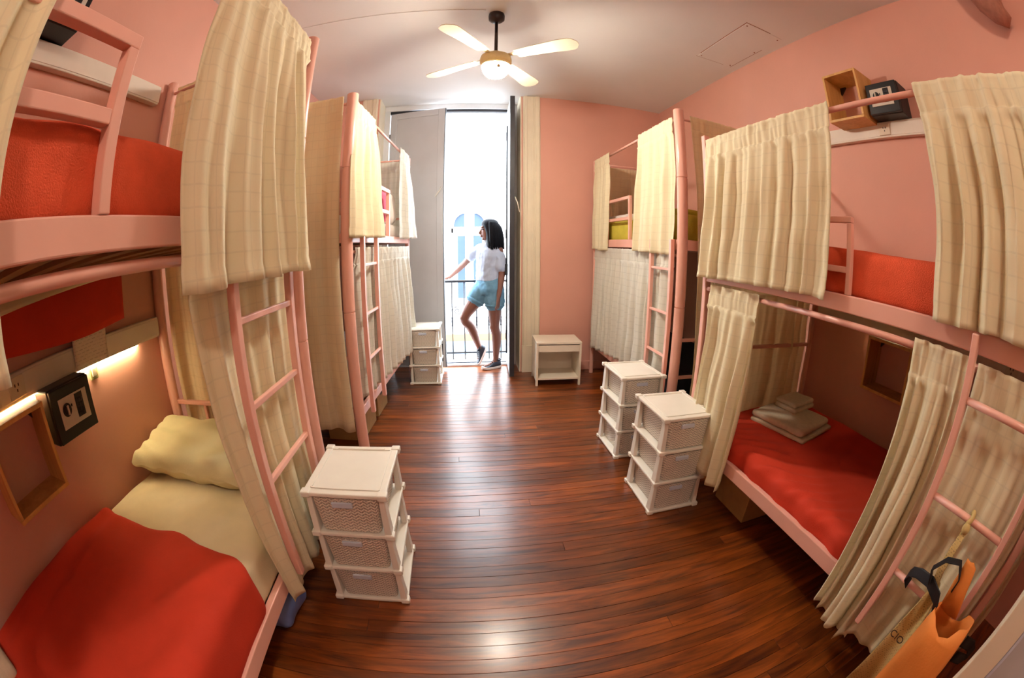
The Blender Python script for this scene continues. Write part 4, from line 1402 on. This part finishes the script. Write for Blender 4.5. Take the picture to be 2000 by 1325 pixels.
# unseen fill lamp, added behind the camera to brighten surfaces facing it
g = empty('fill_lamp', (0.35, -0.95, ZC))
tag(g, 'added round fill lamp on the ceiling behind the viewer', 'lamp')
MB().lathe([(0.0, 0), (0.11, 0), (0.112, -0.02), (0.10, -0.028)], (0, 0, 0), 28).build('fill_lamp_base', 'fan_brass', g, smooth=True)
MB().lathe([(0.10, -0.024), (0.125, -0.06), (0.115, -0.11), (0.07, -0.15), (0.0, -0.162)], (0, 0, 0), 28).build('lamp_shade', 'fill_globe', g, smooth=True)
# ------------------------------------------------------------------ the person by the balcony door
pe = empty('person', (0.27, 4.42, 0.0))
tag(pe, 'person with dark bob in white t-shirt and denim shorts leaning by the balcony door', 'person')
PO = Vector((0.27, 4.42, 0.0))
def loc(v):
    return tuple(Vector(v) - PO)
def limb(mb, pts, rs, n=16, ell=None, sub=5):
    """smooth tapered tube through joints"""
    P_ = [Vector(p) for p in pts]
    path, rr = [], []
    m = len(P_)
    for i in range(m - 1):
        p0, p1, p2, p3 = P_[max(i - 1, 0)], P_[i], P_[i + 1], P_[min(i + 2, m - 1)]
        for k in range(sub):
            t = k / sub
            a = 0.5 * ((2 * p1) + (p2 - p0) * t + (2 * p0 - 5 * p1 + 4 * p2 - p3) * t * t + (-p0 + 3 * p1 - 3 * p2 + p3) * t ** 3)
            path.append(loc(a))
            rr.append(rs[i] + (rs[i + 1] - rs[i]) * (t * t * (3 - 2 * t)))
    path.append(loc(P_[-1]))
    rr.append(rs[-1])
    mb.tube(path, rr, n)
    mb.ell(path[0], (rr[0],) * 3, 12, 8)
    mb.ell(path[-1], (rr[-1],) * 3, 12, 8)

# joints (world)
HEAD = Vector((0.275, 4.41, 1.530))
NECK = Vector((0.290, 4.425, 1.40))
CH = Vector((0.275, 4.43, 1.27))
WA = Vector((0.265, 4.43, 1.06))
PEL = Vector((0.270, 4.43, 0.92))
SL = Vector((0.375, 4.355, 1.315))     # left shoulder, towards the camera
SR = Vector((0.165, 4.51, 1.330))      # right shoulder
EL = Vector((0.405, 4.335, 1.055))
HL = Vector((0.368, 4.285, 0.825))
ER = Vector((0.010, 4.64, 1.165))
HR = Vector((-0.165, 4.795, 1.005))
HPL = Vector((0.335, 4.40, 0.90))
HPR = Vector((0.205, 4.47, 0.90))
KL = Vector((0.335, 4.395, 0.475))
AL = Vector((0.345, 4.43, 0.095))
KR = Vector((0.005, 4.425, 0.575))
AR = Vector((0.165, 4.565, 0.205))

def basis(fx, upv):
    fx = Vector(fx).normalized()
    z_ = Vector(upv)
    z_ = (z_ - fx * z_.dot(fx)).normalized()
    y_ = z_.cross(fx)
    return Matrix((fx, y_, z_)).transposed()
body = MB()
# trunk
fw = Vector((-0.72, -0.69, 0)).normalized()      # where the chest faces
sd = Vector((fw.y, -fw.x, 0)) * -1               # to the left shoulder
def ring(c, w, d, n=24, fo=0.0):
    return [loc(Vector(c) + sd * (w * math.cos(2 * PI * k / n)) + fw * (d * math.sin(2 * PI * k / n) + fo)) for k in range(n)]
body.rings([ring(PEL - Vector((0, 0, 0.09)), 0.13, 0.085), ring(PEL, 0.155, 0.10), ring(PEL + Vector((0, 0, 0.07)), 0.135, 0.092), ring(WA, 0.112, 0.082), ring(WA + Vector((0, 0, 0.1)), 0.122, 0.088),
            ring(CH, 0.140, 0.098), ring(CH + Vector((0, 0, 0.06)), 0.135, 0.088), ring(CH + Vector((0, 0, 0.10)), 0.095, 0.065), ring(NECK, 0.05, 0.05)])
limb(body, [NECK - Vector((0, 0, 0.04)), NECK + Vector((-0.004, 0, 0.03)), HEAD - Vector((-0.012, 0, 0.05))], [0.056, 0.050, 0.052])
# arms
limb(body, [SL, SL + (EL - SL) * 0.5, EL, EL + (HL - EL) * 0.35, HL], [0.050, 0.043, 0.036, 0.036, 0.024])
limb(body, [SR, SR + (ER - SR) * 0.5, ER, ER + (HR - ER) * 0.35, HR], [0.048, 0.042, 0.035, 0.035, 0.023])
# legs
limb(body, [HPL, HPL + (KL - HPL) * 0.45, KL, KL + (AL - KL) * 0.33 + Vector((0.016, 0.006, 0)), AL], [0.092, 0.078, 0.052, 0.053, 0.033])
limb(body, [HPR, HPR + (KR - HPR) * 0.45, KR, KR + (AR - KR) * 0.33 + Vector((0.022, 0.010, -0.004)), AR], [0.092, 0.080, 0.053, 0.054, 0.033])
body.ell(loc(KL + Vector((-0.02, -0.01, 0))), (0.04, 0.04, 0.045), 12, 8)
body.ell(loc(KR + Vector((-0.012, -0.008, 0.006))), (0.045, 0.045, 0.045), 12, 8)
# feet inside the shoes
limb(body, [AL, AL + Vector((-0.03, -0.015, -0.05)), AL + Vector((-0.12, -0.07, -0.062))], [0.034, 0.034, 0.022])
bR = basis((-0.42, -0.20, -0.90), (-0.88, -0.20, 0.42))
limb(body, [AR, AR + bR @ Vector((0.03, 0, -0.035)), AR + bR @ Vector((0.13, 0, -0.055))], [0.033, 0.030, 0.020])
# head: skull, jaw, face looking to -x
hf = Vector((-1.0, -0.10, -0.02)).normalized()
hs = Vector((-hf.y, hf.x, 0)).normalized()
hu = hf.cross(hs)
if hu.z < 0:
    hu = -hu
HR_ = Matrix((hf, hs, hu)).transposed()
def hp(a, b, c):
    return HEAD + HR_ @ Vector((a, b, c))
body.ell(loc(hp(-0.012, 0, 0.030)), (0.092, 0.074, 0.090), 20, 14, HR_)
body.ell(loc(hp(0.028, 0, -0.028)), (0.060, 0.058, 0.082), 18, 12, HR_)
body.ell(loc(hp(0.056, 0, -0.088)), (0.026, 0.026, 0.020), 12, 8, HR_)      # chin
nose = [hp(0.084, 0, 0.018), hp(0.097, 0, -0.008), hp(0.104, 0, -0.024), hp(0.088, 0, -0.034)]
limb(body, nose, [0.008, 0.010, 0.012, 0.010], 10)
body.ell(loc(hp(0.090, 0, -0.052)), (0.010, 0.022, 0.007), 12, 8, HR_)       # upper lip
body.ell(loc(hp(0.087, 0, -0.063)), (0.010, 0.019, 0.007), 12, 8, HR_)
body.ell(loc(hp(0.078, 0, 0.040)), (0.014, 0.05, 0.012), 12, 8, HR_)         # brow
for s in (-1, 1):
    body.ell(loc(hp(-0.010, s * 0.076, -0.010)), (0.016, 0.008, 0.028), 10, 8, HR_)   # ears
# hands
def hand(wr, pd, nrm, curl, spread, thumb_side):
    pd = Vector(pd).normalized()
    nrm = Vector(nrm)
    nrm = (nrm - pd * nrm.dot(pd)).normalized()
    sw = pd.cross(nrm).normalized() * thumb_side
    pts = [wr, wr + pd * 0.03, wr + pd * 0.078]
    # palm as two flattened lobes
    for a in (-0.018, -0.006, 0.006, 0.018):
        limb(body, [wr + pd * 0.005 + sw * a * 0.7, wr + pd * 0.045 + sw * a, wr + pd * 0.082 + sw * a * 1.15], [0.013, 0.0135, 0.0115], 10, None, 3)
    for i, (a, L_) in enumerate(((0.030, 0.064), (0.0105, 0.074), (-0.0105, 0.069), (-0.029, 0.054))):
        p0 = wr + pd * 0.078 + sw * a * 0.95
        d0 = (pd + sw * a * spread).normalized()
        q1 = p0 + d0 * L_ * 0.42
        d1 = (d0 * math.cos(curl) + nrm * math.sin(curl)).normalized()
        q2 = q1 + d1 * L_ * 0.32
        d2 = (d0 * math.cos(curl * 1.9) + nrm * math.sin(curl * 1.9)).normalized()
        q3 = q2 + d2 * L_ * 0.28
        limb(body, [p0, q1, q2, q3], [0.0095, 0.0088, 0.0082, 0.007], 8, None, 3)
    t0 = wr + pd * 0.022 + sw * 0.020
    td = (pd * 0.7 + sw * 0.75 + nrm * 0.25).normalized()
    t1_ = t0 + td * 0.036
    td2 = (pd * 0.9 + sw * 0.25 + nrm * 0.4).normalized()
    limb(body, [t0, t1_, t1_ + td2 * 0.034], [0.012, 0.0105, 0.008], 8, None, 3)
hand(HL, (-0.10, -0.06, -1), (-0.8, 0.5, 0), 0.35, 2.0, 1)
hand(HR, (-0.62, 0.28, -0.22), (0.1, 0.1, -1), 0.75, 2.0, -1)
body.build('body', 'skin', pe, remesh=0.0055, smoothit=4)
for s in (-1, 1):
    MB().ell(loc(hp(0.073, s * 0.030, 0.014)), (0.010, 0.013, 0.007), 12, 8, HR_).build('eye', 'eye_dark', pe, smooth=True)
MB().ell(loc(hp(0.0925, 0, -0.057)), (0.009, 0.020, 0.009), 12, 8, HR_).build('lips', 'lips', pe, smooth=True)

# t-shirt
ts = MB()
ts.rings([ring(WA - Vector((0, 0, 0.075)), 0.150, 0.118), ring(WA - Vector((0, 0, 0.02)), 0.146, 0.116), ring(WA + Vector((0, 0, 0.08)), 0.142, 0.112), ring(CH - Vector((0, 0, 0.02)), 0.155, 0.115),
          ring(CH + Vector((0, 0, 0.05)), 0.155, 0.104), ring(CH + Vector((0, 0, 0.095)), 0.12, 0.08), ring(CH + Vector((0, 0, 0.125)), 0.066, 0.062)])
limb(ts, [SL + Vector((-0.03, 0.01, 0.005)), SL + (EL - SL) * 0.35, SL + (EL - SL) * 0.68], [0.066, 0.066, 0.066])
limb(ts, [SR + Vector((0.03, -0.01, 0.0)), SR + (ER - SR) * 0.28, SR + (ER - SR) * 0.50], [0.064, 0.062, 0.060])
o = ts.build('tshirt', 'tshirt', pe, remesh=0.008, smoothit=5)
tx = bpy.data.textures.new('folds', 'CLOUDS'); tx.noise_scale = 0.07; tx.noise_depth = 1
md = o.modifiers.new('folds', 'DISPLACE'); md.texture = tx; md.strength = 0.018; md.mid_level = 0.5
# shorts
sh_ = MB()
sh_.rings([ring(PEL - Vector((0, 0, 0.085)), 0.150, 0.110), ring(PEL - Vector((0, 0, 0.02)), 0.172, 0.122), ring(PEL + Vector((0, 0, 0.05)), 0.160, 0.116), ring(PEL + Vector((0, 0, 0.11)), 0.140, 0.106)])
limb(sh_, [HPL + Vector((0, 0, -0.01)), HPL + (KL - HPL) * 0.22, HPL + (KL - HPL) * 0.36], [0.108, 0.110, 0.112], 20)
limb(sh_, [HPR + Vector((0, 0, -0.01)), HPR + (KR - HPR) * 0.20, HPR + (KR - HPR) * 0.34], [0.108, 0.108, 0.108], 20)
o = sh_.build('shorts', 'denim', pe, remesh=0.008, smoothit=4)
md = o.modifiers.new('folds', 'DISPLACE'); md.texture = tx; md.strength = 0.014; md.mid_level = 0.5
def cuff(c, d, r, nm):
    d = Vector(d).normalized()
    a = d.cross(Vector((0, 1, 0.3))).normalized()
    b_ = d.cross(a)
    n = 28
    rings = []
    for off, rr in ((-0.012, r - 0.002), (-0.012, r + 0.006), (0.016, r + 0.008), (0.016, r - 0.004)):
        rings.append([loc(Vector(c) + d * off + a * rr * math.cos(2 * PI * k / n) + b_ * rr * math.sin(2 * PI * k / n)) for k in range(n)])
    m = MB().rings(rings, cap=False)
    m.f += [(3 * n + k, 3 * n + (k + 1) % n, (k + 1) % n, k) for k in range(n)]
    return m.build(nm, 'denim', pe, smooth=True)
cuff(HPL + (KL - HPL) * 0.42, KL - HPL, 0.100, 'shorts_cuff')
cuff(HPR + (KR - HPR) * 0.42, KR - HPR, 0.098, 'shorts_cuff')

# hair: blunt shoulder-length bob around the head
hr = MB()
def hring(z, a0, a1, b, n=32, open_face=0.0):
    """ring around the head at height z (head frame); front side pulled back where the face shows"""
    pts = []
    for k in range(n):
        an = 2 * PI * k / n
        ca, sa = math.cos(an), math.sin(an)
        fx = a1 * ca if ca > 0 else a0 * ca
        x_, y_ = fx, b * sa
        if ca > 0.35 and open_face:
            x_ = min(x_, open_face)
        pts.append(loc(hp(x_ - 0.006, y_, z)))
    return pts
hr.rings([hring(0.130, 0.02, 0.02, 0.02), hring(0.124, 0.062, 0.056, 0.052), hring(0.100, 0.092, 0.082, 0.080), hring(0.060, 0.108, 0.092, 0.094), hring(0.030, 0.114, 0.090, 0.100, 32, 0.062),
          hring(-0.020, 0.124, 0.078, 0.112, 32, 0.050), hring(-0.070, 0.134, 0.076, 0.120, 32, 0.048), hring(-0.120, 0.146, 0.074, 0.126, 32, 0.046), hring(-0.165, 0.156, 0.070, 0.128, 32, 0.044), hring(-0.195, 0.152, 0.062, 0.122, 32, 0.038)])
o = hr.build('hair', 'hair', pe, smooth=True, subd=1)
for k in range(26):
    a = PI * (0.42 + 1.16 * k / 25)
    x_, y_ = 0.134 * math.cos(a), 0.120 * math.sin(a)
    if math.cos(a) > 0:
        x_ = 0.04 * math.cos(a)
    st = [hp(x_ * 0.62, y_ * 0.80, 0.085), hp(x_ * 0.90 - 0.004, y_ * 0.98, 0.02), hp(x_ * 1.02 - 0.008, y_ * 1.02, -0.08), hp(x_ * 1.10 - 0.010, y_ * 1.02, -0.192 - 0.012 * ((k * 7) % 5) / 5)]
    mm = MB()
    limb(mm, st, [0.012, 0.015, 0.015, 0.007], 8, None, 4)
    mm.build('hair_lock', 'hair', o, smooth=True)

# shoes, built along local +x (toe) and placed on the feet
def shoe(pos, mat3, nm):
    e = empty(nm, loc(pos)); e.parent = pe
    e.matrix_parent_inverse = Matrix.Identity(4)
    e.rotation_euler = mat3.to_euler()
    def prof(t):
        return 0.036 + 0.010 * math.sin(PI * min(1, t * 1.1)) - 0.012 * max(0, t - 0.85) * 4
    n = 15
    rings = []
    for i in range(n + 1):
        t = i / n
        x_ = -0.07 + 0.25 * t
        w_ = prof(t) * (math.sqrt(max(0.05, 1 - ((t - 0.82) / 0.19) ** 2)) if t > 0.82 else 1) * (math.sqrt(max(0.1, 1 - ((0.12 - t) / 0.13) ** 2)) if t < 0.12 else 1)
        hgt = 0.088 if t < 0.30 else 0.088 - 0.046 * min(1, (t - 0.30) / 0.40)
        if t > 0.85:
            hgt -= 0.03 * (t - 0.85) / 0.15
        lift = 0.012 * max(0, t - 0.75) / 0.25
        rings.append((x_, w_, hgt, lift))
    def loop(x_, w_, z0, z1):
        pts = []
        for k in range(14):
            a = PI * k / 13
            pts.append((x_, w_ * math.cos(a), z0 + (z1 - z0) * abs(math.sin(a)) ** 0.6))
        return pts
    u = MB().rings([loop(x_, w_, 0.020 + l_, h_) for x_, w_, h_, l_ in rings])
    up_ = u.build('shoe_upper', 'shoe_navy', e, smooth=True)
    s_ = MB().rings([[(x_, -w_ - 0.004, l_), (x_, w_ + 0.004, l_), (x_, w_ + 0.005, 0.026 + l_), (x_, -w_ - 0.005, 0.026 + l_)] for x_, w_, h_, l_ in rings])
    s_.build('shoe_sole', 'shoe_sole', e, bevel=0.003)
    c = MB().tube([(-0.028 + 0.043 * math.cos(a), 0.036 * math.sin(a), 0.092) for a in [k * 2 * PI / 20 for k in range(21)]], 0.008, 8, False)
    c.build('shoe_collar', 'shoe_navy', up_, smooth=True)
    for k in range(4):
        x_ = 0.028 + 0.02 * k
        MB().tube([(x_, -0.022, 0.078 - 0.010 * k), (x_ + 0.004, 0, 0.090 - 0.011 * k), (x_, 0.022, 0.078 - 0.010 * k)], 0.0032, 6).build('shoe_lace', 'strap_black', up_, smooth=True)
    return e
shoe((AL.x - 0.005, AL.y - 0.003, 0.0), basis((-0.86, -0.5, 0), (0, 0, 1)), 'shoe')
bR = basis((-0.42, -0.20, -0.90), (-0.88, -0.20, 0.42))
shoe(AR - bR @ Vector((-0.030, 0, 0.085)) , bR, 'shoe')
